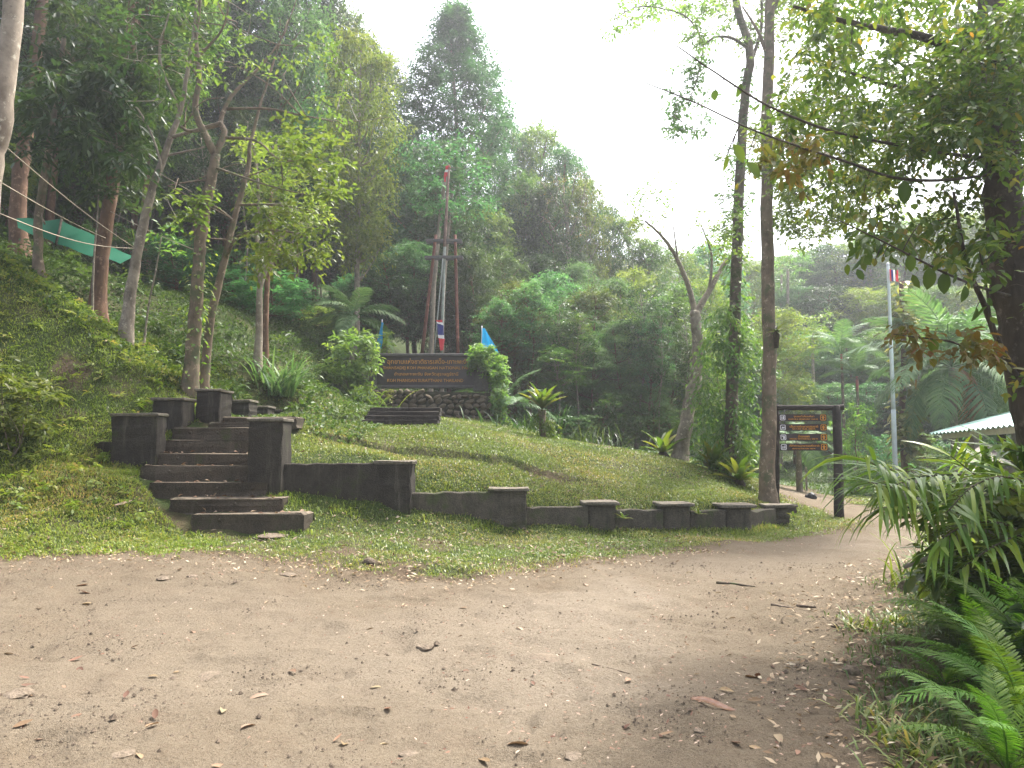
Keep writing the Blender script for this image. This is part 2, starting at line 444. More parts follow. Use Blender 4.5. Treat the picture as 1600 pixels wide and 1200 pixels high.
def leafmat(name, stops, transl=0.38, rough=0.5, tcol=(1.25, 1.35, 0.55), var=0.12, spec=0.22):
    m, N, L, B = newmat(name)
    r = ramp(N, stops); L.new(attr(N, 'rnd'), r.inputs[0])
    oi = N.new('ShaderNodeObjectInfo')
    h = N.new('ShaderNodeHueSaturation')
    mr = N.new('ShaderNodeMapRange'); mr.inputs['To Min'].default_value = 0.5 - var * 0.14; mr.inputs['To Max'].default_value = 0.5 + var * 0.14
    L.new(oi.outputs['Random'], mr.inputs['Value']); L.new(mr.outputs[0], h.inputs['Hue'])
    mv = N.new('ShaderNodeMapRange'); mv.inputs['To Min'].default_value = 1 - var * 2; mv.inputs['To Max'].default_value = 1 + var * 2
    ml = N.new('ShaderNodeMath'); ml.operation = 'FRACT'
    mm = N.new('ShaderNodeMath'); mm.operation = 'MULTIPLY'; mm.inputs[1].default_value = 7.31
    L.new(oi.outputs['Random'], mm.inputs[0]); L.new(mm.outputs[0], ml.inputs[0]); L.new(ml.outputs[0], mv.inputs['Value']); L.new(mv.outputs[0], h.inputs['Value'])
    L.new(r.outputs[0], h.inputs['Color'])
    L.new(h.outputs[0], B.inputs['Base Color']); B.inputs['Roughness'].default_value = rough
    B.inputs['Specular IOR Level'].default_value = spec
    t = N.new('ShaderNodeBsdfTranslucent')
    tc = mixc(N, L, 1.0, h.outputs[0], tcol, 'MULTIPLY'); L.new(tc, t.inputs['Color'])
    ms = N.new('ShaderNodeMixShader'); ms.inputs[0].default_value = transl
    L.new(B.outputs[0], ms.inputs[1]); L.new(t.outputs[0], ms.inputs[2]); L.new(ms.outputs[0], N['Material Output'].inputs['Surface'])
    return m

def barkmat(name, dark, light, scale=9.0, stretch=0.25, b=0.5, moss=None):
    m, N, L, B = newmat(name)
    tc = N.new('ShaderNodeTexCoord'); mp = N.new('ShaderNodeMapping'); mp.inputs['Scale'].default_value = (1, 1, stretch)
    L.new(tc.outputs['Object'], mp.inputs['Vector'])
    n = noise(N, L, scale, 6, 0.65, mp.outputs[0]); n2 = noise(N, L, 2.2, 3, 0.6)
    c = ramp(N, [(0.3, dark), (0.7, light)]); L.new(n.outputs[0], c.inputs[0])
    c2 = ramp(N, [(0.35, tuple(q * .55 for q in dark)), (0.65, light)]); L.new(n2.outputs[0], c2.inputs[0])
    col = mixc(N, L, 0.4, c.outputs[0], c2.outputs[0])
    if moss:
        n3 = noise(N, L, 3.5, 5, 0.7); rm = ramp(N, [(0.5, (0, 0, 0)), (0.62, (1, 1, 1))]); L.new(n3.outputs[0], rm.inputs[0])
        col = mixc(N, L, rm.outputs[0], col, moss)
    n4 = noise(N, L, 6.5, 6, 0.75); rl = ramp(N, [(0.56, (0, 0, 0)), (0.64, (.75, .75, .75))]); L.new(n4.outputs[0], rl.inputs[0])
    col = mixc(N, L, rl.outputs[0], col, tuple(min(.5, q * 1.5 + .03) for q in light))
    n5 = noise(N, L, 4.0, 6, 0.8); rk = ramp(N, [(0.30, (.8, .8, .8)), (0.40, (0, 0, 0))]); L.new(n5.outputs[0], rk.inputs[0])
    col = mixc(N, L, rk.outputs[0], col, tuple(q * .5 for q in dark))
    L.new(col, B.inputs['Base Color']); B.inputs['Roughness'].default_value = 0.85; B.inputs['Specular IOR Level'].default_value = 0.2
    bump(N, L, n.outputs[0], b, 0.03, B); return m

def stonemat(name, dark, light, scale=6, pebble=60, b=0.6, moss=None, mossamt=0.55, dust=None, streak=None):
    m, N, L, B = newmat(name)
    n = noise(N, L, scale, 6, 0.7, coord='Object'); n2 = noise(N, L, pebble, 3, 0.6)
    c = ramp(N, [(0.32, dark), (0.7, light)]); L.new(n.outputs[0], c.inputs[0])
    c2 = ramp(N, [(0.35, tuple(q * .5 for q in dark)), (0.7, light)]); L.new(n2.outputs[0], c2.inputs[0])
    col = mixc(N, L, 0.45, c.outputs[0], c2.outputs[0])
    if moss:
        n3 = noise(N, L, 2.3, 6, 0.75); rm = ramp(N, [(mossamt, (0, 0, 0)), (mossamt + .12, (.85, .85, .85))]); L.new(n3.outputs[0], rm.inputs[0])
        col = mixc(N, L, rm.outputs[0], col, moss)
    if dust:
        ge = N.new('ShaderNodeNewGeometry'); sx_ = N.new('ShaderNodeSeparateXYZ'); L.new(ge.outputs['True Normal'], sx_.inputs[0])
        nd = noise(N, L, 7, 5, 0.7); mu = N.new('ShaderNodeMath'); mu.operation = 'MULTIPLY'
        rd = ramp(N, [(0.38, (0, 0, 0)), (0.62, (1, 1, 1))]); L.new(nd.outputs[0], rd.inputs[0])
        up_ = N.new('ShaderNodeMapRange'); up_.inputs['From Min'].default_value = .6; up_.inputs['From Max'].default_value = .9; L.new(sx_.outputs['Z'], up_.inputs['Value'])
        L.new(rd.outputs[0], mu.inputs[0]); L.new(up_.outputs[0], mu.inputs[1]); col = mixc(N, L, mu.outputs[0], col, dust)
    if streak:
        tc_ = N.new('ShaderNodeTexCoord'); mp_ = N.new('ShaderNodeMapping'); mp_.inputs['Scale'].default_value = (9, 9, .9); L.new(tc_.outputs['Object'], mp_.inputs['Vector'])
        ns = noise(N, L, 1.0, 5, 0.7, mp_.outputs[0]); rs_ = ramp(N, [(0.55, (0, 0, 0)), (0.72, (.8, .8, .8))]); L.new(ns.outputs[0], rs_.inputs[0]); col = mixc(N, L, rs_.outputs[0], col, streak)
    L.new(col, B.inputs['Base Color']); B.inputs['Roughness'].default_value = 0.9; B.inputs['Specular IOR Level'].default_value = 0.2
    bump(N, L, n2.outputs[0], b, 0.02, B); return m

def plain(name, col, rough=0.6, scale=8, var=0.25, b=0.0, metal=0.0):
    m, N, L, B = newmat(name)
    n = noise(N, L, scale, 5, 0.65)
    c = ramp(N, [(0.3, tuple(q * (1 - var) for q in col)), (0.7, tuple(min(1, q * (1 + var)) for q in col))]); L.new(n.outputs[0], c.inputs[0])
    L.new(c.outputs[0], B.inputs['Base Color']); B.inputs['Roughness'].default_value = rough; B.inputs['Metallic'].default_value = metal
    if b: bump(N, L, n.outputs[0], b, 0.02, B)
    return m
def clothmat(name, col, tr=0.35, rough=0.8):
    m, N, L, B = newmat(name)
    n = noise(N, L, 5, 3); c = ramp(N, [(0.2, tuple(q * .85 for q in col)), (0.8, col)]); L.new(n.outputs[0], c.inputs[0])
    L.new(c.outputs[0], B.inputs['Base Color']); B.inputs['Roughness'].default_value = rough
    t = N.new('ShaderNodeBsdfTranslucent'); L.new(c.outputs[0], t.inputs['Color'])
    ms = N.new('ShaderNodeMixShader'); ms.inputs[0].default_value = tr
    L.new(B.outputs[0], ms.inputs[1]); L.new(t.outputs[0], ms.inputs[2]); L.new(ms.outputs[0], N['Material Output'].inputs['Surface'])
    return m

def groundmat():
    m, N, L, B = newmat('ground_soil_and_dirt')
    p = attr(N, 'path'); g = attr(N, 'grass')
    n1 = noise(N, L, 0.7, 6, 0.65); n2 = noise(N, L, 5, 6, 0.7); n3 = noise(N, L, 42, 4, 0.7); n4 = noise(N, L, 190, 2, 0.6)
    d = ramp(N, [(0.30, (0.125, 0.092, 0.057)), (0.5, (0.178, 0.139, 0.090)), (0.68, (0.228, 0.187, 0.130))]); L.new(n1.outputs[0], d.inputs[0])
    d2 = ramp(N, [(0.28, (0.070, 0.048, 0.030)), (0.50, (0.169, 0.130, 0.086)), (0.75, (0.236, 0.199, 0.143))]); L.new(n2.outputs[0], d2.inputs[0])
    dirt = mixc(N, L, 0.50, d.outputs[0], d2.outputs[0])
    n5 = noise(N, L, 1.6, 7, 0.75); r5 = ramp(N, [(0.48, (0, 0, 0)), (0.64, (.85, .85, .85))]); L.new(n5.outputs[0], r5.inputs[0])
    dirt = mixc(N, L, r5.outputs[0], dirt, (0.113, 0.073, 0.042))
    d3 = ramp(N, [(0.27, (0.039, 0.028, 0.018)), (0.44, (0.167, 0.128, 0.084)), (0.70, (0.248, 0.208, 0.152))]); L.new(n3.outputs[0], d3.inputs[0])
    dirt = mixc(N, L, 0.48, dirt, d3.outputs[0])
    d4 = ramp(N, [(0.3, (0.070, 0.052, 0.034)), (0.5, (0.175, 0.136, 0.090)), (0.72, (0.274, 0.238, 0.181))]); L.new(n4.outputs[0], d4.inputs[0])
    dirt = mixc(N, L, 0.38, dirt, d4.outputs[0])
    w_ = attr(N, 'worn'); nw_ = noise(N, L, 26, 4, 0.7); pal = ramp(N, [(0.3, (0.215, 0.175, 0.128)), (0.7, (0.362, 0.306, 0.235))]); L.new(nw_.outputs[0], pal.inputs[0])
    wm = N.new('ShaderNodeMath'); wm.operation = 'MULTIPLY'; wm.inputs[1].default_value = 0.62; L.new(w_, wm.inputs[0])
    dirt = mixc(N, L, wm.outputs[0], dirt, pal.outputs[0])  # pale tint: trodden dirt and painted brightness together
    s = ramp(N, [(0.3, (0.050, 0.034, 0.020)), (0.5, (0.100, 0.068, 0.042)), (0.7, (0.19, 0.135, 0.085))]); L.new(n2.outputs[0], s.inputs[0])
    s3 = ramp(N, [(0.3, (0.035, 0.028, 0.016)), (0.7, (0.21, 0.155, 0.10))]); L.new(n3.outputs[0], s3.inputs[0])
    soil = mixc(N, L, 0.45, s.outputs[0], s3.outputs[0])
    gr = ramp(N, [(0.3, (0.024, 0.040, 0.010)), (0.7, (0.070, 0.095, 0.026))]); L.new(n3.outputs[0], gr.inputs[0])
    base = mixc(N, L, g, soil, gr.outputs[0])
    col = mixc(N, L, p, base, dirt)
    L.new(col, B.inputs['Base Color']); B.inputs['Roughness'].default_value = 0.95; B.inputs['Specular IOR Level'].default_value = 0.15
    b1 = bump(N, L, n3.outputs[0], 1.0, 0.035, B); bump(N, L, n4.outputs[0], 0.9, 0.010, B, b1)
    return m

M = {}
M['ground'] = groundmat()
M['grass'] = leafmat('grass_blades', [(0, (0.089, 0.133, 0.030)), (0.45, (0.151, 0.199, 0.046)), (0.8, (0.242, 0.248, 0.074)), (1, (0.388, 0.283, 0.123))], 0.35, 0.42, var=0.0, spec=0.4)
M['bankgrass'] = leafmat('bank_weeds', [(0, (0.097, 0.155, 0.031)), (0.5, (0.183, 0.240, 0.050)), (0.85, (0.300, 0.308, 0.086)), (1, (0.429, 0.293, 0.151))], 0.42, 0.45, var=0.0)
M['cover'] = leafmat('ground_cover_leaves', [(0, (0.032, 0.063, 0.018)), (0.6, (0.071, 0.118, 0.034)), (1, (0.121, 0.155, 0.054))], 0.35, 0.45, var=0.0)
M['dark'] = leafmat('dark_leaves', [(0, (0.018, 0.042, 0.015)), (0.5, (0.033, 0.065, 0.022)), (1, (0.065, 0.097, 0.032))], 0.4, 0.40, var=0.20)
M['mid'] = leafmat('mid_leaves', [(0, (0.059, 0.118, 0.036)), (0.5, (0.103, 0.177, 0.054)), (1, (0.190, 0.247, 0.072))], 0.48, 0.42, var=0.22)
M['cool'] = leafmat('cool_leaves', [(0, (0.041, 0.113, 0.051)), (0.5, (0.079, 0.172, 0.068)), (1, (0.139, 0.245, 0.095))], 0.48, 0.42, (1.1, 1.3, 0.75), var=0.20)
M['feathery'] = leafmat('feathery_leaves', [(0, (0.069, 0.133, 0.057)), (0.5, (0.108, 0.184, 0.076)), (1, (0.171, 0.240, 0.101))], 0.55, 0.45, (1.1, 1.25, 0.7), var=0.08)
M['light'] = leafmat('light_leaves', [(0, (0.080, 0.134, 0.029)), (0.5, (0.138, 0.198, 0.048)), (1, (0.238, 0.255, 0.072))], 0.52, 0.45, var=0.10)
M['bright'] = leafmat('bright_leaves', [(0, (0.068, 0.104, 0.022)), (0.5, (0.117, 0.152, 0.035)), (1, (0.184, 0.190, 0.050))], 0.45, 0.42, var=0.08)
M['near'] = leafmat('near_tree_leaves', [(0, (0.039, 0.085, 0.023)), (0.55, (0.081, 0.137, 0.031)), (0.80, (0.138, 0.176, 0.038)), (0.955, (0.236, 0.199, 0.043)), (1, (0.289, 0.130, 0.041))], 0.5, 0.40, (1.3, 1.25, 0.5), var=0.05)
M['autumn'] = leafmat('turning_leaves', [(0, (0.081, 0.109, 0.024)), (0.5, (0.133, 0.144, 0.035)), (0.85, (0.180, 0.132, 0.035)), (1, (0.199, 0.086, 0.031))], 0.5, 0.45, (1.3, 1.1, 0.6), var=0.05)
M['varieg'] = leafmat('variegated_leaves', [(0, (0.080, 0.130, 0.025)), (0.5, (0.20, 0.22, 0.05)), (1, (0.42, 0.39, 0.14))], 0.35, 0.4, (1.1, 1.1, 0.6), var=0.03)
M['palm'] = leafmat('palm_leaflets', [(0, (0.068, 0.132, 0.050)), (0.6, (0.109, 0.194, 0.076)), (1, (0.177, 0.254, 0.101))], 0.33, 0.55, (1.1, 1.25, 0.7), var=0.08)
M['dead'] = leafmat('dead_frond', [(0, (0.22, 0.105, 0.040)), (1, (0.34, 0.17, 0.065))], 0.3, 0.6, (1, .8, .5), var=0.03)
M['fern'] = leafmat('fern_pinnae', [(0, (0.064, 0.137, 0.023)), (0.5, (0.110, 0.200, 0.030)), (1, (0.173, 0.265, 0.037))], 0.42, 0.55, var=0.16)
M['cane'] = leafmat('cane_leaflets', [(0, (0.073, 0.149, 0.026)), (0.6, (0.154, 0.248, 0.038)), (1, (0.282, 0.348, 0.051))], 0.33, 0.40, var=0.06, spec=0.35)
M['nest'] = leafmat('nest_fern_fronds', [(0, (0.068, 0.111, 0.019)), (0.6, (0.111, 0.149, 0.025)), (1, (0.178, 0.178, 0.038))], 0.45, 0.35, var=0.1)
M['litter'] = leafmat('dry_leaf', [(0, (0.13, 0.075, 0.042)), (0.4, (0.25, 0.165, 0.098)), (0.8, (0.40, 0.31, 0.21)), (1, (0.50, 0.42, 0.31))], 0.15, 0.7, (1, .85, .6), var=0.18, spec=0.2)
M['bark_brown'] = barkmat('bark_brown', (0.075, 0.040, 0.025), (0.20, 0.115, 0.070), 12, 0.2)
M['bark_grey'] = barkmat('bark_grey', (0.11, 0.085, 0.065), (0.32, 0.27, 0.21), 10, 0.6)
M['bark_pale'] = barkmat('bark_pale', (0.13, 0.098, 0.070), (0.34, 0.285, 0.22), 7, 0.9, 0.3)
M['bark_dark'] = barkmat('bark_dark', (0.030, 0.023, 0.017), (0.085, 0.066, 0.048), 14, 0.2, 0.7)
M['bark_tan'] = barkmat('bark_tan', (0.085, 0.062, 0.042), (0.235, 0.178, 0.122), 10, 0.35, 0.6, (0.09, 0.095, 0.05))
M['bark_mossy'] = barkmat('bark_mossy', (0.06, 0.045, 0.032), (0.16, 0.125, 0.09), 10, 0.4, 0.6, (0.05, 0.065, 0.022))
M['pillar'] = stonemat('dark_pebbled_concrete', (0.022, 0.019, 0.015), (0.070, 0.060, 0.047), 5, 55, 1.0, (0.048, 0.058, 0.022), 0.55, streak=(0.105, 0.092, 0.072))
M['pillar_grey'] = stonemat('grey_brown_concrete', (0.050, 0.043, 0.032), (0.135, 0.116, 0.088), 5, 45, 1.0, (0.055, 0.068, 0.024), 0.52, streak=(0.035, 0.030, 0.022))
M['cap'] = stonemat('weathered_cap', (0.075, 0.066, 0.050), (0.20, 0.175, 0.135), 6, 40, 0.8, (0.060, 0.075, 0.028), 0.54, dust=(0.24, 0.20, 0.15))
M['step'] = stonemat('step_concrete', (0.040, 0.033, 0.024), (0.115, 0.092, 0.066), 4, 50, 1.0, (0.050, 0.060, 0.022), 0.56, dust=(0.22, 0.175, 0.125), streak=(0.10, 0.082, 0.06))
M['timber'] = barkmat('dark_timber', (0.018, 0.015, 0.012), (0.055, 0.045, 0.036), 8, 1.0, 0.5)
M['stone'] = stonemat('wall_stone', (0.060, 0.045, 0.032), (0.20, 0.155, 0.110), 2.5, 40, 0.5, (0.045, 0.056, 0.020), 0.55)
M['clod'] = stonemat('sunken_earthy_stone', (0.105, 0.080, 0.055), (0.235, 0.185, 0.135), 5, 60, 0.7)
M['grit'] = stonemat('earth_crumbs', (0.045, 0.032, 0.022), (0.21, 0.16, 0.115), 1.5, 30, 0.3)
M['mortar'] = stonemat('wall_mortar', (0.030, 0.026, 0.018), (0.075, 0.065, 0.045), 3, 40, 0.5, (0.035, 0.045, 0.016), 0.5)
M['rock'] = stonemat('grey_rock', (0.07, 0.06, 0.05), (0.22, 0.19, 0.15), 4, 40, 0.5)
M['board'] = plain('dark_brown_board', (0.045, 0.033, 0.034), 0.55, 4, 0.35)
M['boardframe'] = plain('weathered_board_frame', (0.085, 0.075, 0.072), 0.7, 9, 0.4, 0.2)
M['gold'] = plain('orange_lettering', (0.60, 0.27, 0.045), 0.6, 14, 0.35)
M['signboard'] = plain('dark_brown_sign', (0.030, 0.016, 0.013), 0.5, 10, 0.3)
M['orange'] = plain('orange_sign_paint', (0.66, 0.29, 0.03), 0.55, 10, 0.15)
M['white'] = plain('white_sign_paint', (0.72, 0.71, 0.74), 0.55, 10, 0.1)
M['redpost'] = barkmat('red_brown_painted_post', (0.095, 0.036, 0.024), (0.20, 0.080, 0.055), 7, 0.3, 0.3)
M['greypole'] = plain('grey_green_painted_pole', (0.26, 0.28, 0.25), 0.6, 6, 0.25)
M['mast'] = barkmat('faded_red_mast', (0.15, 0.085, 0.070), (0.28, 0.18, 0.15), 7, 0.3, 0.3)
M['flagpole'] = plain('galvanised_pole', (0.55, 0.58, 0.58), 0.45, 3, 0.12)
M['blue'] = clothmat('sky_blue_cloth', (0.015, 0.30, 0.60))
M['fred'] = clothmat('flag_red', (0.55, 0.045, 0.060)); M['fwhite'] = clothmat('flag_white', (0.75, 0.74, 0.76)); M['fblue'] = clothmat('flag_dark_blue', (0.035, 0.045, 0.20))
M['net'] = clothmat('green_shade_net', (0.001, 0.115, 0.058), 0.3, 1.0)
M['rope'] = plain('pale_rope', (0.32, 0.27, 0.19), 0.8, 30, 0.2)
M['twig'] = barkmat('twig', (0.06, 0.045, 0.033), (0.19, 0.145, 0.105), 20, 0.5, 0.3)
M['palewood'] = barkmat('bleached_twig', (0.17, 0.14, 0.11), (0.38, 0.33, 0.27), 20, 0.5, 0.3)
M['roof'] = plain('pale_green_roof_sheet', (0.30, 0.47, 0.40), 0.35, 3, 0.10)
M['fascia'] = plain('cream_fascia', (0.55, 0.53, 0.42), 0.6, 5, 0.12)
M['cement'] = plain('pale_cement', (0.36, 0.31, 0.27), 0.85, 5, 0.2, 0.2)
M['thatch'] = stonemat('weathered_thatch', (0.11, 0.09, 0.075), (0.34, 0.30, 0.265), 3, 25, 0.8)
M['red'] = plain('red_palm_stem', (0.28, 0.06, 0.035), 0.5, 5, 0.25)
M['nestbase'] = plain('dark_root_mass', (0.045, 0.033, 0.020), 0.9, 20, 0.4, 0.5)
M['pinkleaf'] = leafmat('pink_dry_leaf', [(0, (0.483, 0.315, 0.238)), (1, (0.632, 0.495, 0.408))], 0.2, 0.55, (1, .8, .6), var=0.0)
M['black'] = plain('black_lump', (0.012, 0.012, 0.013), 0.6, 8, 0.3)

# ------------------------------------------------------------------ the ground
def axis(segs):
    out = []
    for a, b, s in segs:
        out.append(np.linspace(a, b, max(2, int(round((b - a) / s)) + 1))[:-1])
    return np.concatenate(out + [np.array([segs[-1][1]])])
XS = axis([(-130, -30, 5), (-30, -12, 0.5), (-12, -6, 0.12), (-6, 6, 0.05), (6, 12, 0.12), (12, 30, 0.5), (30, 130, 5)])
YS = axis([(-14, 2.2, 0.6), (2.2, 9.5, 0.05), (9.5, 18, 0.085), (18, 34, 0.3), (34, 60, 1.0), (60, 150, 5)])
GX, GY = np.meshgrid(XS, YS)
GZ = zt(GX, GY)
gx, gy, gz = GX.ravel(), GY.ravel(), GZ.ravel()
near_m = (np.abs(gx) < 40) & (gy < 60)
SD = np.full(gx.shape, -5.0); SD[near_m] = path_sd(gx[near_m], gy[near_m])
BR = bare(gx, gy)
pm = sstep(-0.45, 0.30, SD)
gm = np.maximum((1 - BR), sstep(23, 27, gy)) * sstep(-.15, -.7, SD)
wornv = sstep(.25, 2.2, SD + (fbm(gx * .8, gy * .8, 3, 71) - .5) * 2.2) * (.35 + .65 * sstep(.38, .62, fbm(gx * .45 + 4, gy * .28, 3, 72) + .10 * sstep(-3, 5, gx))) * (.30 + .70 * sstep(-3.5, 2.5, gx))  # compaction paling, plus brightness put into the colour rightward to offset tree shade
nx, ny = len(XS), len(YS)
ii = (np.arange(ny - 1)[:, None] * nx + np.arange(nx - 1)[None]).ravel()
QD = np.stack([ii, ii + 1, ii + 1 + nx, ii + nx], 1)
isp = SD[QD].mean(1) > 0
def sub_mesh(name, Qs):
    used, inv = np.unique(Qs, return_inverse=True)
    V = np.stack([gx[used], gy[used], gz[used]], 1)
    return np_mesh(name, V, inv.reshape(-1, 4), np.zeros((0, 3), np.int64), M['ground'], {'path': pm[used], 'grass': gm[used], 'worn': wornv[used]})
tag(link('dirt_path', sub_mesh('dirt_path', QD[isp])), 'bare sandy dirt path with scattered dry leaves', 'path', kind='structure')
tag(link('ground', sub_mesh('ground', QD[~isp])), 'grassy mound, verges and forest slope', 'ground', kind='structure')

rs = np.random.default_rng(11)

# ------------------------------------------------------------------ steps, pillars, retaining wall
stairs = thing('stone_stairs', 'dark weathered stone steps climbing the bank between blocky pillars', 'stairs', tuple(hit(388, 838)))
def world_child(o, root):
    """keep world-space mesh coordinates under a root that is only translated/rotated"""
    o.parent = root
    o.matrix_parent_inverse = (Matrix.Translation(root.location) @ root.rotation_euler.to_matrix().to_4x4()).inverted()
    return o
for k, (u0, u1, v0, v1, D) in enumerate(STEPS):
    a, b = at(u0, v0, D), at(u1, v0, D); lo = at(u0, v1, D)[2] - 0.08
    mb = MB()
    rounded_prism(mb, ((a[0] + b[0]) / 2, D + 0.27, lo), b[0] - a[0], 0.54, a[2] - lo, 0.02, 3, 0.018, rz=rs.uniform(-.03, .015), rough=0.011, rng=rs, lev=3)
    o = mb.build('step', M['step'], smooth=False); world_child(o, stairs)
    for q in (0.24, 0.58, 0.88):
        mb = MB(); c = a + (b - a) * q; tube(mb, [c + (0, -.012, -.09), c + (0, .02, -.09)], 0.022, 8)
        p_ = mb.build('bolt', M['step']); world_child(p_, stairs)

def pillar(u0, u1, vt, vb, D, label, mat='pillar', depth=None, rnd=0.03, capov=0.04, caph=0.055, rz=0.0, group='pillars along the stairs and the retaining wall', top=1.0):
    a, b = at(u0, vt, D), at(u1, vt, D); lo = at(u0, vb, D)[2] - 0.18
    w = b[0] - a[0]; dp = depth or w
    c = ((a[0] + b[0]) / 2, D + dp / 2, lo)
    t = thing('stone_pillar', label, 'pillar', c, rz, group)
    mb = MB(); rounded_prism(mb, (0, 0, 0), w - capov, dp - capov, a[2] - lo - caph, rnd, 4, 0.012, rough=0.008, rng=rs, lev=8, taper=top)
    mb.build('shaft', M[mat], t, smooth=rnd > 0.06)
    mb = MB(); rounded_prism(mb, (0, 0, a[2] - lo - caph), w + capov * .3, dp + capov * .3, caph, max(0.02, rnd * .6), 4, 0.012, rough=0.004, rng=rs, lev=1)
    mb.build('cap', M['cap'], t, smooth=False)
    return c, w
pillar(172, 247, 645, 738, 13.3, 'wide dark pillar at the left foot of the steps, grass at its base', depth=0.42)
pillar(236, 287, 621, 692, 14.3, 'second dark pillar up the left side of the steps', depth=0.6)
pillar(304, 345, 607, 662, 14.9, 'dark pillar at the top bend of the steps, highest of the row', depth=0.7)
pillar(357, 390, 624, 655, 16.6, 'small pillar just right of the highest pillar, behind the top step', depth=0.6)
pillar(390, 419, 634, 656, 18.2, 'small low pillar behind the tall right-hand stair pillar, light cap', depth=0.6)
pillar(421, 441, 640, 656, 19.6, 'smallest low block, last of the curve of pillars at the lawn edge', depth=0.6)
PIL = [pillar(386, 443, 653, 770, 12.75, 'tall dark pillar standing beside the steps on their right', depth=0.6),
       pillar(583, 644, 720, 797, 13.35, 'dark square pillar between the tall wall and the lower wall', depth=0.62),
       pillar(763, 826, 763, 823, 13.75, 'square grey-brown pillar in the middle of the retaining wall', 'pillar_grey', depth=0.6, capov=0.07),
       pillar(911, 968, 785, 829, 14.2, 'stumpy rounded pillar, fourth along the wall from the steps', 'pillar_grey', rnd=0.13, capov=0.09, top=0.97),
       pillar(1030, 1086, 787, 829, 14.4, 'stumpy rounded pillar with yellowish fern tuft against its right side', 'pillar_grey', rnd=0.13, capov=0.09, top=0.97),
       pillar(1127, 1183, 789, 829, 14.65, 'stumpy rounded pillar with pale overhanging slab, second last of the wall', 'pillar_grey', rnd=0.13, capov=0.10, top=0.97),
       pillar(1197, 1240, 789, 823, 15.7, 'last pillar of the wall, thin pale slab on a narrow shaft', 'pillar_grey', depth=0.5, capov=0.12, caph=0.06),
       pillar(1226, 1247, 789, 822, 16.6, 'narrow block just behind the last slab-topped pillar', 'pillar_grey', depth=0.5, capov=0.05, caph=0.05)]
WLAB = ['tall dark wall from the tall pillar to the dark square pillar', 'grey-brown wall between the dark square pillar and the middle pillar', 'low mossy wall right of the middle pillar',
        'short low wall between the fourth and the fern-tufted pillar', 'short low wall left of the second last pillar', 'shortest wall piece before the last pillar']
for (k, vt), lab in zip(WT, WLAB):
    (c0, w0), (c1, w1) = PIL[k - 1], PIL[k]
    pa, pb = pil_xy(k - 1), pil_xy(k); A = pa + (pb - pa) * ((w0 / 2 - .06) / np.linalg.norm(pb - pa)); B_ = pb - (pb - pa) * ((w1 / 2 - .06) / np.linalg.norm(pb - pa))
    Dm = (A[1] + B_[1]) / 2
    zt_ = at(800, vt, Dm)[2]; lo = min(c0[2], c1[2]) - 0.05
    mb = MB(); ln = np.linalg.norm(B_ - A)
    n = max(3, int(ln / 0.12)); rng_ = np.random.default_rng(k)
    # the wall: a long block cut in short lengths with an uneven top edge
    xs = np.linspace(0, ln, n); tops = zt_ + rng_.normal(size=n) * 0.008
    dirv = (B_ - A) / ln; nv = np.array((-dirv[1], dirv[0]))
    V = []
    for x, zz in zip(xs, tops):
        p = A + dirv * x
        for s, z_ in ((-.1, lo), (-.1, zz - .015), (-.085, zz), (.085, zz), (.1, zz - .015), (.1, lo)):
            q = p + nv * (s + rng_.normal() * .004); V.append((q[0], q[1], z_))
    V = np.array(V); Q = [(i * 6 + j, (i + 1) * 6 + j, (i + 1) * 6 + (j + 1) % 6, i * 6 + (j + 1) % 6) for i in range(n - 1) for j in range(6)]
    mb.add(V, Q)
    o = mb.build('retaining_wall', M['pillar'] if k == 1 else M['pillar_grey'], smooth=False)
    tag(o, lab, 'wall', 'retaining wall pieces between the pillars')
# wall stub left of the first pillar and the low kerb right of the top step
mb = MB(); p = at(163, 695, 13.5); box(mb, (p[0], 13.6, p[2] - .25), (0.35, .25, 0.6), 0, .005, rs)
tag(mb.build('retaining_wall', M['pillar'], smooth=False), 'dark wall stub on the outer side of the wide left pillar', 'wall', 'retaining wall pieces between the pillars')

# four dark plank treads on the mound in front of the park sign
ts = thing('timber_steps', 'black timber treads sunk in the lawn below the park sign', 'steps', tuple(at(626, 664, 19)))
for k, (u0, u1, v, D) in enumerate([(565, 684, 662, 18.6), (570, 686, 655, 19.1), (574, 687, 648.5, 19.6), (578, 688, 642.5, 20.1)]):
    a, b = at(u0, v - 7, D), at(u1, v - 5, D); h = 0.12
    mb = MB(); rounded_prism(mb, ((a[0] + b[0]) / 2, D + .25, (a[2] + b[2]) / 2 - h), b[0] - a[0], 0.52, h, 0.02, 3, 0.015, rough=.004, rng=rs)
    world_child(mb.build('plank', M['timber'], smooth=False), ts)

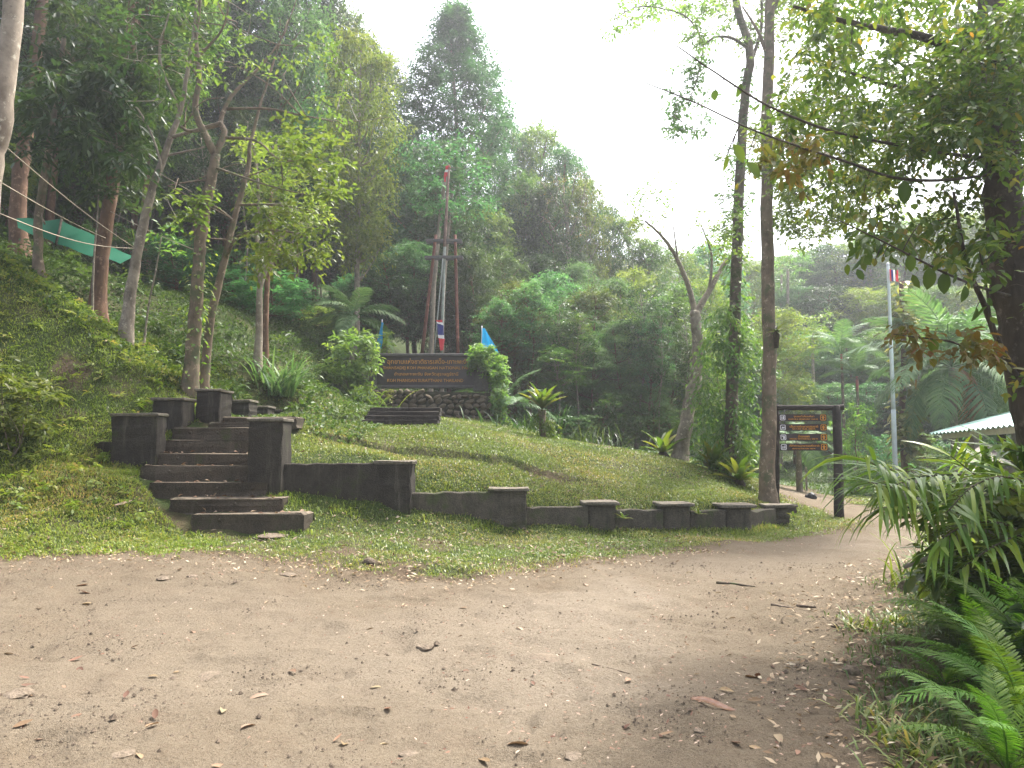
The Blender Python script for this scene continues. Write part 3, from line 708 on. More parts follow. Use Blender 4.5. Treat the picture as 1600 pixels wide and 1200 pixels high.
# ------------------------------------------------------------------ park sign on its stone plinth
DS = 26.0
def text_mesh(txt, width, height, mat, name='lettering', extrude=0.004):
    cu = bpy.data.curves.new('t', 'FONT'); cu.body = txt; cu.size = 1.0; cu.align_x = 'CENTER'; cu.align_y = 'CENTER'; cu.extrude = extrude; cu.resolution_u = 2
    ob = bpy.data.objects.new('t', cu); COL.objects.link(ob)
    dg = bpy.context.evaluated_depsgraph_get()
    me = bpy.data.meshes.new_from_object(ob.evaluated_get(dg))
    bpy.data.objects.remove(ob); bpy.data.curves.remove(cu)
    co = np.empty(len(me.vertices) * 3, np.float32); me.vertices.foreach_get('co', co); co = co.reshape(-1, 3)
    mn, mx = co.min(0), co.max(0)
    co[:, 0] = (co[:, 0] - (mn[0] + mx[0]) / 2) * width / (mx[0] - mn[0]); co[:, 1] = (co[:, 1] - (mn[1] + mx[1]) / 2) * height / (mx[1] - mn[1])
    # stand it up facing -Y
    v = np.stack([co[:, 0], -co[:, 2], co[:, 1]], 1)
    me.vertices.foreach_set('co', v.astype(np.float32).ravel()); me.update()
    me.materials.clear(); me.materials.append(mat); me.name = name
    return me
a, b = at(588, 553, DS), at(748, 606, DS)
ps = thing('park_sign', 'dark national park name board with orange Thai and English lettering', 'sign', ((a[0] + b[0]) / 2, DS, b[2]))
W_, H_ = b[0] - a[0], a[2] - b[2]
mb = MB(); box(mb, (0, .09, H_ / 2), (W_, .16, H_), 0); mb.build('panel', M['board'], ps, False)
for z_ in (0.035, H_ - .035):
    mb = MB(); rounded_prism(mb, (0, .05, z_ - .045), W_ + .06, .26, .09, .02, 3, .012); mb.build('frame_rail', M['boardframe'], ps, False)
mb = MB(); rounded_prism(mb, (-W_ / 2 - .1, .09, -.12), .24, .3, H_ + .1, .03, 3, .012, taper=.92); mb.build('side_post', M['boardframe'], ps, False)
mb = MB(); rounded_prism(mb, (W_ / 2 + .12, .09, -.12), .62, .45, H_ + .12, .04, 3, .015, taper=.62); mb.build('side_post', M['boardframe'], ps, False)
mpp = px(DS)
for txt, u0, u1, v0, v1 in (("อุทยานแห่งชาติธารเสด็จ-เกาะพะงัน", 605, 734, 560, 571), ("THANSADEJ KOH PHANGAN NATIONAL PARK", 598, 738, 572.5, 578.5), ("อำเภอเกาะพะงัน จังหวัดสุราษฎร์ธานี", 616, 716, 581.5, 588.5), ("KOH PHANGAN SURATTHANI THAILAND", 605, 724, 592, 597)):
    c = at((u0 + u1) / 2, (v0 + v1) / 2, DS)
    link('lettering', text_mesh(txt, (u1 - u0) * mpp, (v1 - v0) * mpp, M['gold'], 'lettering', 0.02), ps, (c[0] - ps.location.x, -.005, c[2] - ps.location.z))

def stone_wall(name, label, u0, u1, vt0, vt1, vb0, vb1, D, seed, size=0.26, thick=0.5):
    """rubble wall: a mortar core with every stone its own piece"""
    rng = np.random.default_rng(seed)
    A, B_ = at(u0, vt0, D), at(u1, vt1, D); A0, B0 = at(u0, vb0, D), at(u1, vb1, D)
    t = thing(name, label, 'wall', ((A[0] + B_[0]) / 2, D, min(A0[2], B0[2])))
    mb = MB(); V = []
    for p, q in ((A, A0), (B_, B0)):
        V += [(p[0], D, q[2] - .3), (p[0], D, p[2]), (p[0], D + thick, p[2]), (p[0], D + thick, q[2] - .3)]
    mb.add(V, [(0, 1, 5, 4), (1, 2, 6, 5), (2, 3, 7, 6), (3, 0, 4, 7), (0, 3, 2, 1), (4, 5, 6, 7)])
    world_child(mb.build('mortar_core', M['mortar'], smooth=False), t)
    # six shared stone shapes
    protos = []
    for s in range(6):
        r = np.random.default_rng(seed * 10 + s); n = 8
        mbs = MB(); ring = np.linspace(0, 2 * PI, n, endpoint=False)
        rad = r.uniform(.68, 1.12, n)
        V0 = np.stack([np.cos(ring) * rad, np.full(n, .3), np.sin(ring) * rad], 1); V1 = np.stack([np.cos(ring) * rad * .94, np.full(n, -.35), np.sin(ring) * rad * .94], 1); V2 = np.stack([np.cos(ring) * rad * .6, -.62 + r.normal(size=n) * .07, np.sin(ring) * rad * .6], 1)
        Vv = np.concatenate([V0, V1, V2, [(0, -.7, 0)]])
        Qs = [(i, (i + 1) % n, n + (i + 1) % n, n + i) for i in range(n)] + [(n + i, n + (i + 1) % n, 2 * n + (i + 1) % n, 2 * n + i) for i in range(n)]
        mbs.add(Vv, Qs, [(2 * n + i, 2 * n + (i + 1) % n, 3 * n) for i in range(n)])
        protos.append(mbs.mesh('stone', M['stone']))
    z = min(A0[2], B0[2]); row = 0
    while z < max(A[2], B_[2]):
        hrow = size * rng.uniform(.6, 1.05); x = A[0] + rng.uniform(-.6, 0) * size
        while x < B_[0] - size * .2:
            w = size * rng.uniform(.6, 1.7); f = (x + w / 2 - A[0]) / (B_[0] - A[0])
            ztop = A[2] + (B_[2] - A[2]) * f; zbot = A0[2] + (B0[2] - A0[2]) * f
            if zbot - hrow * .5 < z + hrow / 2 < ztop - hrow * .2 and f < 1:
                o = link('stone', protos[int(rng.integers(6))]); o.location = (x + w / 2, D - .01 + rng.uniform(-.03, .03), z + hrow / 2 + rng.uniform(-.3, .3) * hrow * .5); hs_ = hrow * rng.uniform(.42, .72); o.scale = (w * .56, .15 * rng.uniform(.7, 1.4), hs_); o.rotation_euler = (rng.uniform(-.2, .2), rng.uniform(-.6, .6), rng.uniform(-.2, .2))
                world_child(o, t)
            x += w
        z += hrow; row += 1
    return t
stone_wall('stone_wall', 'mossy rubble stone plinth under the park sign', 590, 766, 610, 614, 650, 656, 25.2, 3, 0.22)
stone_wall('stone_wall', 'low rubble stone wall under the fern bush left of the park sign', 478, 592, 612, 612, 634, 648, 25.0, 4, 0.28)

# ------------------------------------------------------------------ flag mast behind the sign
DM = 28.0
fm = thing('flag_mast', 'tall mast braced by two red-brown posts and two crossbars behind the park sign', 'mast', tuple(at(690, 556, DM)))
def post(mb, p, q, r0, r1, D0, D1=None, n=10):
    D1 = D1 or D0
    A, B_ = at(*p, D0), at(*q, D1); t = np.linspace(0, 1, 7)[:, None]
    tube(mb, A * (1 - t) + B_ * t, np.linspace(r0, r1, 7), n)
for p, q in (((659, 556), (681, 367)), ((715.5, 556), (711, 367))):
    mb = MB(); post(mb, p, q, .062, .055, DM); world_child(mb.build('side_post', M['redpost']), fm)
for (u0, u1, v) in ((666, 722, 377), (664, 723.5, 403)):
    for dy in (-.12, .12):
        A, B_ = at(u0, v, DM), at(u1, v + .8, DM); mb = MB()
        rounded_prism(mb, ((A[0] + B_[0]) / 2, DM + dy, A[2] - .05), B_[0] - A[0], .07, .10, .01, 3, .006); world_child(mb.build('crossbar', M['boardframe'], smooth=False), fm)
mb = MB(); post(mb, (689.5, 556), (695, 376), .06, .05, DM); world_child(mb.build('lower_mast', M['greypole']), fm)
mb = MB(); post(mb, (694.7, 385), (701, 262), .058, .045, DM - .13); world_child(mb.build('upper_mast', M['mast']), fm)
mb = MB(); post(mb, (701, 263), (701.2, 258), .09, .05, DM - .13); world_child(mb.build('mast_cap', M['redpost']), fm)
mb = MB(); post(mb, (678, 556), (692, 404), .022, .022, DM - .4, DM - .2, 6); world_child(mb.build('halyard', M['greypole']), fm)

def cloth(mb, corners, nx_=10, ny_=10, amp=0.03, waves=2.5, seed=0, shear=0.0):
    """corners: four world points; a rippled sheet"""
    c = np.asarray(corners, float); rng = np.random.default_rng(seed); ph = rng.uniform(0, 6)
    u, v = np.meshgrid(np.linspace(0, 1, nx_), np.linspace(0, 1, ny_))
    P = (c[0] * ((1 - u) * (1 - v))[..., None] + c[1] * (u * (1 - v))[..., None] + c[2] * (u * v)[..., None] + c[3] * ((1 - u) * v)[..., None])
    nrm = norm(np.cross(c[1] - c[0], c[3] - c[0])[None])[0]
    P = P + nrm * (amp * np.sin(waves * 2 * PI * (u + .3 * v) + ph) * np.clip(u * 3, 0.1, 1))[..., None]
    i = (np.arange(ny_ - 1)[:, None] * nx_ + np.arange(nx_ - 1)[None]).ravel()
    mb.add(P.reshape(-1, 3), np.stack([i, i + 1, i + 1 + nx_, i + nx_], 1))
def thai_flag(label, strips, loc, group=None):
    """strips: list of (material, four corners)"""
    t = thing('national_flag', label, 'flag', tuple(loc), 0, group)
    for k, (m, cor) in enumerate(strips):
        mb = MB(); cloth(mb, cor, 8, 6, 0.03, 1.2, 5); world_child(mb.build('stripe', M[m]), t)
    return t
# limp red-white-blue flag low on the halyard
pts = [(681, 500, 691, 500), (683, 505, 693, 509), (684, 511, 694, 514), (684, 523, 694, 524), (685, 528, 695, 530), (688, 548, 693, 547)]
L5 = [('fred', 0, .5), ('fwhite', .5, 1.0), ('fblue', 1.0, 3.0), ('fwhite', 3, 4), ('fred', 4, 5)]
def lerp_row(t):
    k = min(int(t), 4); f = t - k; a_, b_ = pts[k], pts[k + 1]
    return [a_[i] * (1 - f) + b_[i] * f for i in range(4)]
sr = []
for m, t0, t1 in L5:
    r0, r1 = lerp_row(t0), lerp_row(t1)
    sr.append((m, [at(r0[0], r0[1], DM - .45), at(r0[2], r0[3], DM - .35), at(r1[2], r1[3], DM - .35), at(r1[0], r1[1], DM - .45)]))
thai_flag('limp red, white and dark blue flag hanging low in front of the mast', sr, at(686, 500, DM - .4))
# red and white pennant bunched at the mast top
t = thing('pennant', 'faded red and white pennant bunched at the very top of the mast', 'flag', tuple(at(698, 262, DM - .2)))
for k, (m, v0, v1, u0, u1, w0, w1) in enumerate((('fred', 259, 265, 698.5, 698, 4, 4), ('fwhite', 265, 269, 698, 697, 4, 5), ('fred', 269, 276, 697, 695.5, 5, 5), ('fred', 276, 284, 695.5, 695, 3.5, 2))):
    mb = MB(); cloth(mb, [at(u0 - w0 / 2, v0, DM - .3), at(u0 + w0 / 2, v0, DM - .22), at(u1 + w1 / 2, v1, DM - .22), at(u1 - w1 / 2, v1, DM - .3)], 5, 5, .02, 1.2, k); world_child(mb.build('stripe', M[m]), t)
# two sky-blue flags on white sticks
for lab, pole, cor, D in (('sky-blue cloth flag hanging narrow on a stick left of the park sign', ((597.3, 499), (593, 556)), [(596.5, 503), (599, 505), (595.5, 545), (586.5, 545)], 26.8),
                          ('sky-blue cloth flag drooping from a white stick right of the park sign, above the ivy', ((753, 509), (752.5, 556)), [(753.5, 513), (758, 513), (778.5, 551), (753, 545)], 26.8)):
    t = thing('blue_flag', lab, 'flag', tuple(at(*pole[1], D)), 0, 'blue flags beside the park sign')
    mb = MB(); post(mb, pole[1], pole[0], .02, .016, D, D, 6); world_child(mb.build('stick', M['white']), t)
    mb = MB(); cloth(mb, [at(u, v, D - .03 - .1 * (i in (1, 2))) for i, (u, v) in enumerate(cor)], 10, 10, .035, 1.6, 2); world_child(mb.build('cloth', M['blue']), t)

# ------------------------------------------------------------------ trail direction sign
DT = 17.3
td = thing('trail_sign', 'rustic post-and-beam trail sign with four dark direction boards', 'sign', tuple(hit(1310, 811)))
def log(mb, p0, p1, r0, r1, seed, n=12, m=9):
    rng = np.random.default_rng(seed); t = np.linspace(0, 1, m)[:, None]
    P = p0 * (1 - t) + p1 * t + rng.normal(size=(m, 3)) * .006
    tube(mb, P, np.linspace(r0, r1, m) * (1 + rng.normal(size=m) * .03), n, wob=.06, rng=rng)
mb = MB(); log(mb, at(1312, 818, 16.9), at(1307.5, 634, 17.2), .105, .085, 1); world_child(mb.build('right_post', M['timber']), td)
mb = MB(); log(mb, at(1215, 792, 17.6), at(1213, 636, 17.6), .06, .055, 2); world_child(mb.build('left_post', M['timber']), td)
mb = MB(); log(mb, at(1206, 636.5, 17.6), at(1319, 637, 17.15), .058, .062, 3); world_child(mb.build('beam', M['timber']), td)
BOARDS = [(647.3, 657.7, 1217.5, 1291.5, "จุดชมวิวโดมศิลา", "DOM SILA VIEWPOINT 1200 M.", 1240, 1272, 1232, 1278), (662.6, 673, 1218, 1292, "เส้นทางศึกษาธรรมชาติ", "NATURE TRAIL 2000 M.", 1234, 1278, 1238, 1274),
          (677.8, 688.6, 1218.5, 1292.8, "น้ำตกแพง", "PAENG WATERFALL 200 M.", 1247, 1265, 1234, 1278), (693, 704, 1219, 1293.2, "ที่ทำการอุทยานแห่งชาติ", "HEADQUARTERS 100 M.", 1234, 1280, 1238, 1274)]
def rrect(w, h, r, n=4):
    P = []
    for qx, qy, a0 in ((1, 1, 0), (-1, 1, PI / 2), (-1, -1, PI), (1, -1, 1.5 * PI)):
        for k in range(n):
            a = a0 + k / (n - 1) * PI / 2; P.append((qx * (w / 2 - r) + r * math.cos(a), qy * (h / 2 - r) + r * math.sin(a)))
    return np.array(P)
def plate(mb, poly, cx, cz, y, th=.004):
    """flat plate of polygon outline, facing -Y"""
    P = np.asarray(poly, float); n = len(P)
    F0 = np.stack([P[:, 0] + cx, np.full(n, y - th), P[:, 1] + cz], 1); F1 = F0 + (0, th, 0)
    V = np.concatenate([F0, F1, [F0.mean(0)]]); mb.add(V, [(i, (i + 1) % n, n + (i + 1) % n, n + i) for i in range(n)], [(2 * n, i, (i + 1) % n) for i in range(n)])
def ring_plate(mb, outer, inner, cx, cz, y, th=.004):
    n = len(outer); A = np.stack([outer[:, 0] + cx, np.full(n, y - th), outer[:, 1] + cz], 1); B_ = np.stack([inner[:, 0] + cx, np.full(n, y - th), inner[:, 1] + cz], 1)
    mb.add(np.concatenate([A, B_, A + (0, th, 0), B_ + (0, th, 0)]), [(i, (i + 1) % n, n + (i + 1) % n, n + i) for i in range(n)] + [(i, (i + 1) % n, 2 * n + (i + 1) % n, 2 * n + i) for i in range(n)] + [(n + i, n + (i + 1) % n, 3 * n + (i + 1) % n, 3 * n + i) for i in range(n)])
m17 = px(DT)
ICONS = [  # small pictograms in a unit square
    [[(-.25, -.3), (-.1, -.3), (-.1, .25), (-.25, .25)], [(0, -.3), (.3, -.3), (.3, .3), (.05, .3)]],
    [[(-.3, -.22), (-.1, .2), (.05, .0), (.0, -.22)], [(.05, -.22), (.1, .1), (.3, .18), (.3, -.22)]],
    [[(-.3, .3), (.3, .3), (.3, .12), (-.3, .12)], [(-.05, .08), (.3, .08), (.3, -.3), (-.1, -.3)]],
    [[(-.32, -.05), (-.15, .2), (.02, -.05)], [(-.3, -.28), (-.05, -.28), (-.05, -.1), (-.3, -.1)], [(.08, -.28), (.3, -.28), (.3, .28), (.12, .28)]]]
for k, (v0, v1, u0, u1, th_, en, tu0, tu1, eu0, eu1) in enumerate(BOARDS):
    c = at((u0 + u1) / 2, (v0 + v1) / 2, DT); w, h = (u1 - u0) * m17, (v1 - v0) * m17
    mb = MB(); box(mb, (0, .015, 0), (w, .03, h)); bd = mb.build('direction_board', M['signboard'], smooth=False); bd.location = c; world_child(bd, td)
    def sub(mb_, name, mat): return mb_.build(name, mat, bd, smooth=False)
    s = h * .80; cx = -w / 2 + h * .52
    mb = MB(); ring_plate(mb, rrect(s, s, s * .2), rrect(s * .78, s * .78, s * .14), cx, 0, -.001)
    for poly in ICONS[k]: plate(mb, np.array(poly) * s * .95, cx, 0, -.001)
    sub(mb, 'pictogram', M['white'])
    cx = w / 2 - h * .52; mb = MB(); ring_plate(mb, rrect(s * 1.1, s * 1.1, s * .25), rrect(s * .86, s * .86, s * .2), cx, 0, -.001)
    plate(mb, np.array([(-.15, -.36), (.15, -.36), (.15, 0), (.36, 0), (0, .38), (-.36, 0), (-.15, 0)]) * s, cx, 0, -.001); sub(mb, 'arrow', M['orange'])
    for txt, a0, a1, zf, hh in ((th_, tu0, tu1, .16, .40), (en, eu0, eu1, -.24, .19)):
        link('lettering', text_mesh(txt, (a1 - a0) * m17, h * hh, M['orange'], 'lettering', .01), bd, (((a0 + a1) / 2 - (u0 + u1) / 2) * m17, -.003, h * zf))
for u in (1226, 1284):
    mb = MB(); A, B_ = at(u, 640, DT + .02), at(u + 1.2, 698, DT + .02); tube(mb, [A, (A + B_) / 2, B_], .006, 6); world_child(mb.build('hanger_wire', M['boardframe']), td)

# ------------------------------------------------------------------ right-hand flagpole, pavilion, hut, block
fp = thing('flagpole', 'tall pale grey flagpole beyond the path at the right', 'flagpole', (at(1399, 770, 26.0)[0], 26.0, 0))
for (p, q, r0, r1) in (((1400, 775), (1396, 640), .085, .075), ((1396, 640), (1391.5, 520), .068, .06), ((1391.5, 520), (1387.3, 413), .055, .045)):
    mb = MB(); post(mb, p, q, r0, r1, 26.0); world_child(mb.build('pole_section', M['flagpole']), fp)
mb = MB(); post(mb, (1387.3, 413), (1387.2, 410), .06, .02, 26.0); world_child(mb.build('finial', M['white']), fp)
sr = []
for k, (m, u0, u1) in enumerate((('fred', 1390.5, 1393), ('fblue', 1393, 1396), ('fwhite', 1396, 1399.5), ('fred', 1399.5, 1404.5))):
    sr.append((m, [at(u0 - 1, 420.5 + k * .4, 25.9), at(u1 - 1, 421 + k * .6, 25.9), at(u1 + .5, 440 + k * .3, 25.9), at(u0 + .5, 438 + k * .5, 25.9)]))
thai_flag('small red, white and blue flag at the top of the pale grey flagpole', sr, at(1391, 421, 25.9))

pv = thing('pavilion', 'open pavilion with pale green corrugated roof and cream fascia at the right', 'building', tuple(ground(1500, 22)))
A, C_, B_ = at(1452, 678, 24), at(1594, 663, 17.5), at(1592, 640.5, 25.5)
C_ = C_ + (C_ - A) * .5; B_ = B_ + (B_ - A) * .25; E_ = C_ + (B_ - A)
nw = 30
mb = MB(); us = np.linspace(0, 1, nw * 4 + 1); nrm = norm(np.cross(C_ - A, B_ - A)[None])[0]; nrm = nrm if nrm[2] > 0 else -nrm
V = np.concatenate([[A + (C_ - A) * u + nrm * .035 * math.sin(u * nw * 2 * PI), B_ + (E_ - B_) * u + nrm * .035 * math.sin(u * nw * 2 * PI)] for u in us])
V2 = V - nrm * .012; n = len(us)
mb.add(np.concatenate([V, V2]), [(2 * i, 2 * i + 2, 2 * i + 3, 2 * i + 1) for i in range(n - 1)] + [(2 * n + 2 * i, 2 * n + 2 * i + 1, 2 * n + 2 * i + 3, 2 * n + 2 * i + 2) for i in range(n - 1)])
world_child(mb.build('roof_sheet', M['roof']), pv)
def beam_between(mb, p, q, w, h):
    p, q = np.asarray(p, float), np.asarray(q, float); d = norm((q - p)[None])[0]; s = norm(np.cross(d, (0, 0, 1.0))[None])[0]; up = np.cross(s, d)
    V = [b + s * a_ * w / 2 + up * c_ * h / 2 for b in (p, q) for a_, c_ in ((-1, -1), (1, -1), (1, 1), (-1, 1))]
    mb.add(V, [(0, 1, 2, 3), (4, 7, 6, 5), (0, 4, 5, 1), (1, 5, 6, 2), (2, 6, 7, 3), (3, 7, 4, 0)])
dn = np.array((0, 0, -.14))
mb = MB(); beam_between(mb, A + (C_ - A) * .07 + dn + (B_ - A) * .05, C_ + dn + (B_ - A) * .05, .05, .16); world_child(mb.build('eave_fascia', M['fascia'], smooth=False), pv)
mb = MB(); beam_between(mb, A + dn + (C_ - A) * .07 + (B_ - A) * .05, B_ + dn, .05, .16); world_child(mb.build('verge_fascia', M['fascia'], smooth=False), pv)
for f, g in ((.45, .12), (.95, .12), (.5, .9)):
    p = A + (C_ - A) * f + (B_ - A) * g; mb = MB(); g0 = z1(p[0], p[1])
    rounded_prism(mb, (p[0], p[1], g0 - .1), .16, .16, p[2] - g0 - .05, .02, 3, .01); world_child(mb.build('post', M['timber'], smooth=False), pv)
p = A + (C_ - A) * .14 + (B_ - A) * .25; mb = MB(); rounded_prism(mb, (p[0], p[1], z1(p[0], p[1]) - .1), .26, .26, p[2] - .1, .02, 3, .01); world_child(mb.build('cement_column', M['cement'], smooth=False), pv)

ht = thing('low_hut', 'low structure with a pale weathered mottled roof below the pavilion', 'hut', tuple(ground(1560, 19)))
a0, a1, b0, b1 = at(1508, 724, 17.5), at(1640, 726, 17.5), at(1530, 697, 20), at(1650, 690, 20)
mb = MB(); rg = np.random.default_rng(8); nxr, nyr = 24, 12
V = np.array([(a0 * (1 - u) + a1 * u) * (1 - v) + (b0 * (1 - u) + b1 * u) * v + (0, 0, rg.normal() * .02) for v in np.linspace(0, 1, nyr) for u in np.linspace(0, 1, nxr)])
i = (np.arange(nyr - 1)[:, None] * nxr + np.arange(nxr - 1)[None]).ravel(); Qr = np.stack([i, i + 1, i + 1 + nxr, i + nxr], 1); mb.add(V, Qr); mb.add(V - (0, 0, .1), Qr[:, ::-1])
world_child(mb.build('roof', M['thatch'], smooth=False), ht)
mb = MB(); c = (a0 + a1 + b0 + b1) / 4; box(mb, (c[0] + .2, c[1], c[2] / 2 - .1), (1.8, 1.8, c[2] - .1)); world_child(mb.build('wall', M['cement'], smooth=False), ht)

p = hit(1545, 866)
t = thing('stone_block', 'grey concrete block half hidden in the leaves of the right-hand bush', 'block', (p[0], p[1], p[2] - .05))
mb = MB(); rounded_prism(mb, (0, .2, 0), .55, .45, .36, .03, 3, .02, rough=.006, rng=rs, lev=2); mb.build('base', M['rock'], t, False)
mb = MB(); rounded_prism(mb, (0, .2, .36), .62, .52, .05, .03, 3, .012, rough=.004, rng=rs); mb.build('slab_top', M['cap'], t, False)

# ------------------------------------------------------------------ trees: hand-placed ones
class Tree:
    def __init__(s, name, label, cat='tree', group=None, bark='bark_brown', seed=0):
        s.name, s.label, s.cat, s.group, s.bark = name, label, cat, group, M[bark]
        s.rng = np.random.default_rng(seed); s.limbs = []; s.nodes = []; s.crowns = []; s.twigs = MB(); s.has_twigs = False; s.root = None; s.vines = []
    def limb(s, pts, r0, r1, n=8, wob=0.10, k=6, world=False):
        P = np.array(pts, float) if world else np.array([at(*p) for p in pts])
        P = smooth_poly(P, k); m = len(P)
        if m > 3: P[1:-1] += s.rng.normal(size=(m - 2, 3)) * r0 * 0.05
        s.limbs.append((P, np.linspace(r0, r1, m), n, wob)); s.nodes.append(P); return P
    def foliage(s, C, mat, **kw):
        """leafy sprays at centres C, each joined to the nearest limb or earlier twig"""
        C = np.asarray(C, float).reshape(-1, 3)
        s.crowns.append((C, mat, kw))
    def twig_to(s, C, r=0.012):
        nodes = np.concatenate(s.nodes); C = C[np.argsort(((C[:, None] - nodes[None]) ** 2).sum(-1).min(1))]
        for c in C:
            d = ((nodes - c) ** 2).sum(-1) ** .5 + np.maximum(0, nodes[:, 2] - c[2]) * .5
            q = nodes[np.argmin(d)]; ln = np.linalg.norm(c - q)
            if ln < 0.05: continue
            mid = (q + c) / 2 + s.rng.normal(size=3) * ln * .12 + (0, 0, ln * .08)
            P = smooth_poly([q, mid, c], 3)
            rr = r * min(2.2, .5 + ln * .5)
            tube(s.twigs, P, np.linspace(rr, rr * .35, len(P)), 4, cap=False); s.has_twigs = True
            nodes = np.concatenate([nodes, P[2:]])
    def finish(s, twig_r=0.012, twig_mat='twig', crown_name='crown'):
        base = s.limbs[0][0][0]
        t = thing(s.name, s.label, s.cat, tuple(base), 0, s.group); s.root = t
        for k, (P, R, n, w) in enumerate(s.limbs):
            if k == 0:
                R = R * (1 + .55 * np.exp(-np.maximum(0, np.linalg.norm(P - P[0], axis=1) - .3) / .3))
            mb = MB(); tube(mb, P, R, n, wob=w, rng=s.rng); world_child(mb.build('trunk' if k == 0 else 'limb', s.bark), t)
        for C, mat, kw in s.crowns:
            if kw.pop('twigs', True): s.twig_to(C.copy(), twig_r)
            mb = MB(); sprays(mb, s.rng, C, **kw); world_child(mb.build(crown_name, M[mat]), t)
        if s.has_twigs: world_child(tag(s.twigs.build('twigs', M[twig_mat]), kind='stuff'), t)
        for mb, mat in s.vines: world_child(mb.build('climbing_vine', M[mat]), t)
        return t
    def vine(s, k, t0, t1, n, L, mat='mid', off=1.3):
        """leaves of a climber all along a stretch of limb k"""
        P, R = s.limbs[k][0], s.limbs[k][1]; m = len(P)
        t = s.rng.uniform(t0, t1, n) * (m - 1); i = np.clip(t.astype(int), 0, m - 2); f = (t - i)[:, None]
        a = s.rng.uniform(0, 2 * PI, n); out = np.stack([np.cos(a), np.sin(a), s.rng.normal(size=n) * .2], 1)
        c = P[i] * (1 - f) + P[i + 1] * f + out * (R[i] * off)[:, None] * s.rng.uniform(.7, 2.0, (n, 1))
        mb = MB(); leaf_six(mb, c, out + s.rng.normal(size=(n, 3)) * .4 + (0, 0, -.5), out + (0, 0, .6), L * s.rng.uniform(.6, 1.2, n), L * .6, s.rng.random(n)); s.vines.append((mb, mat))

def region(rng, poly, n, D0, D1):
    """n points inside an outline on the picture, spread over depths D0..D1"""
    poly = np.array(poly, float); out = []
    mn, mx = poly.min(0), poly.max(0)
    while len(out) < n:
        q = rng.uniform(mn, mx, (n * 3, 2)); ok = in_poly(q[:, 0], q[:, 1], [tuple(p) for p in poly])
        for u, v in q[ok]: out.append(at(u, v, rng.uniform(D0, D1)))
    return np.array(out[:n])

def rooted(pts, D=None):
    """first image point gets pushed down below the terrain"""
    u, v, d = pts[0]
    g = ground(u, d); base = np.array((g[0], g[1], g[2] - .35))
    return [base] + [at(*p) for p in pts[1:]]

# T1 pale trunk at the left frame edge
T = Tree('broadleaf_tree', 'pale smooth trunk leaning in at the left edge of the photo', bark='bark_pale', seed=1)
T.limb(rooted([(-48, 500, 10.5), (-21, 330, 10.5), (1, 185, 10.5), (22, 0, 10.6), (40, -180, 10.8), (60, -360, 11)]), .16, .11, 14, .03, world=True)
T.limb([(40, -180, 10.8), (110, -260, 10.6), (180, -320, 10.2)], .05, .02); T.limb([(30, -90, 10.8), (-60, -190, 11.2)], .04, .02)
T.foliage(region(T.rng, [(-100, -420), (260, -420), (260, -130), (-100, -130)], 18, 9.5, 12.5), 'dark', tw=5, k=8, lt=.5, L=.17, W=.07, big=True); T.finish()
# T2
T = Tree('broadleaf_tree', 'straight reddish-brown trunk beside the left end of the green net', bark='bark_brown', seed=2)
T.limb(rooted([(22, 400, 22), (28, 330, 22), (38, 230, 22.2), (60, 60, 22.5), (80, -150, 23)]), .25, .14, 12, world=True)
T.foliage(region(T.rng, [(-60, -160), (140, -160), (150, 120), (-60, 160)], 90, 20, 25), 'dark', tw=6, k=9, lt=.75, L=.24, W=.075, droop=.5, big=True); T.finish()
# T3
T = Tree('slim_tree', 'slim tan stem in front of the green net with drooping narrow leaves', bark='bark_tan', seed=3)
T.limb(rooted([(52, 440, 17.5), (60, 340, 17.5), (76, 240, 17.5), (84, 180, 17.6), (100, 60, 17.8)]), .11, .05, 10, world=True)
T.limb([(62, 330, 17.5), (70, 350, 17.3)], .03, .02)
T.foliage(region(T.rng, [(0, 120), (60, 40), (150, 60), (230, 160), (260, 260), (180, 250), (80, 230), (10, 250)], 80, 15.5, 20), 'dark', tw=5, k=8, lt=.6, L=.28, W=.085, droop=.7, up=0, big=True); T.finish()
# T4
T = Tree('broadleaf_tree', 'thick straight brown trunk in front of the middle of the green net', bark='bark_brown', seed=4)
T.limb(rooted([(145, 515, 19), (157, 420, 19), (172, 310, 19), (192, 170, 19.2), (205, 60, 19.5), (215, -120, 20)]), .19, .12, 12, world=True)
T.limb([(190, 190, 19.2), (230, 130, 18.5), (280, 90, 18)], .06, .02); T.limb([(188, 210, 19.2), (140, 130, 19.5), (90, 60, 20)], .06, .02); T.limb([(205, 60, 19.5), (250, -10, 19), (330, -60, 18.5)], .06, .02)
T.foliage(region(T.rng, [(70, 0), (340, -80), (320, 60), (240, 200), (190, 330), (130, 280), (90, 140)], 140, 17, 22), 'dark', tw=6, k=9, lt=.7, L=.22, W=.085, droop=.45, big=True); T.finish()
# T5
T = Tree('broadleaf_tree', 'grey mottled leaning trunk, nearest the green net\'s right end', bark='bark_grey', seed=5)
T.limb(rooted([(189, 545, 16.5), (204, 460, 16.5), (218, 380, 16.5), (240, 290, 16.5), (265, 220, 16.4), (285, 160, 16.3), (300, 60, 16.2), (312, -40, 16)]), .135, .015, 12, world=True)
T.limb([(265, 215, 16.4), (300, 205, 16.2), (345, 190, 16)], .04, .02, 6); T.limb([(243, 285, 16.5), (250, 250, 16.3), (215, 170, 16.2), (160, 140, 16)], .035, .012, 6); T.limb([(252, 245, 16.5), (320, 230, 16.2)], .03, .012, 6)
T.limb([(280, 170, 16.3), (250, 90, 16.1), (270, 0, 16)], .035, .012, 6)
T.foliage(region(T.rng, [(150, 60), (330, -40), (340, 120), (200, 200)], 34, 14.5, 18), 'dark', tw=4, k=7, lt=.5, L=.17, W=.07, big=True); T.finish(.014, 'palewood')
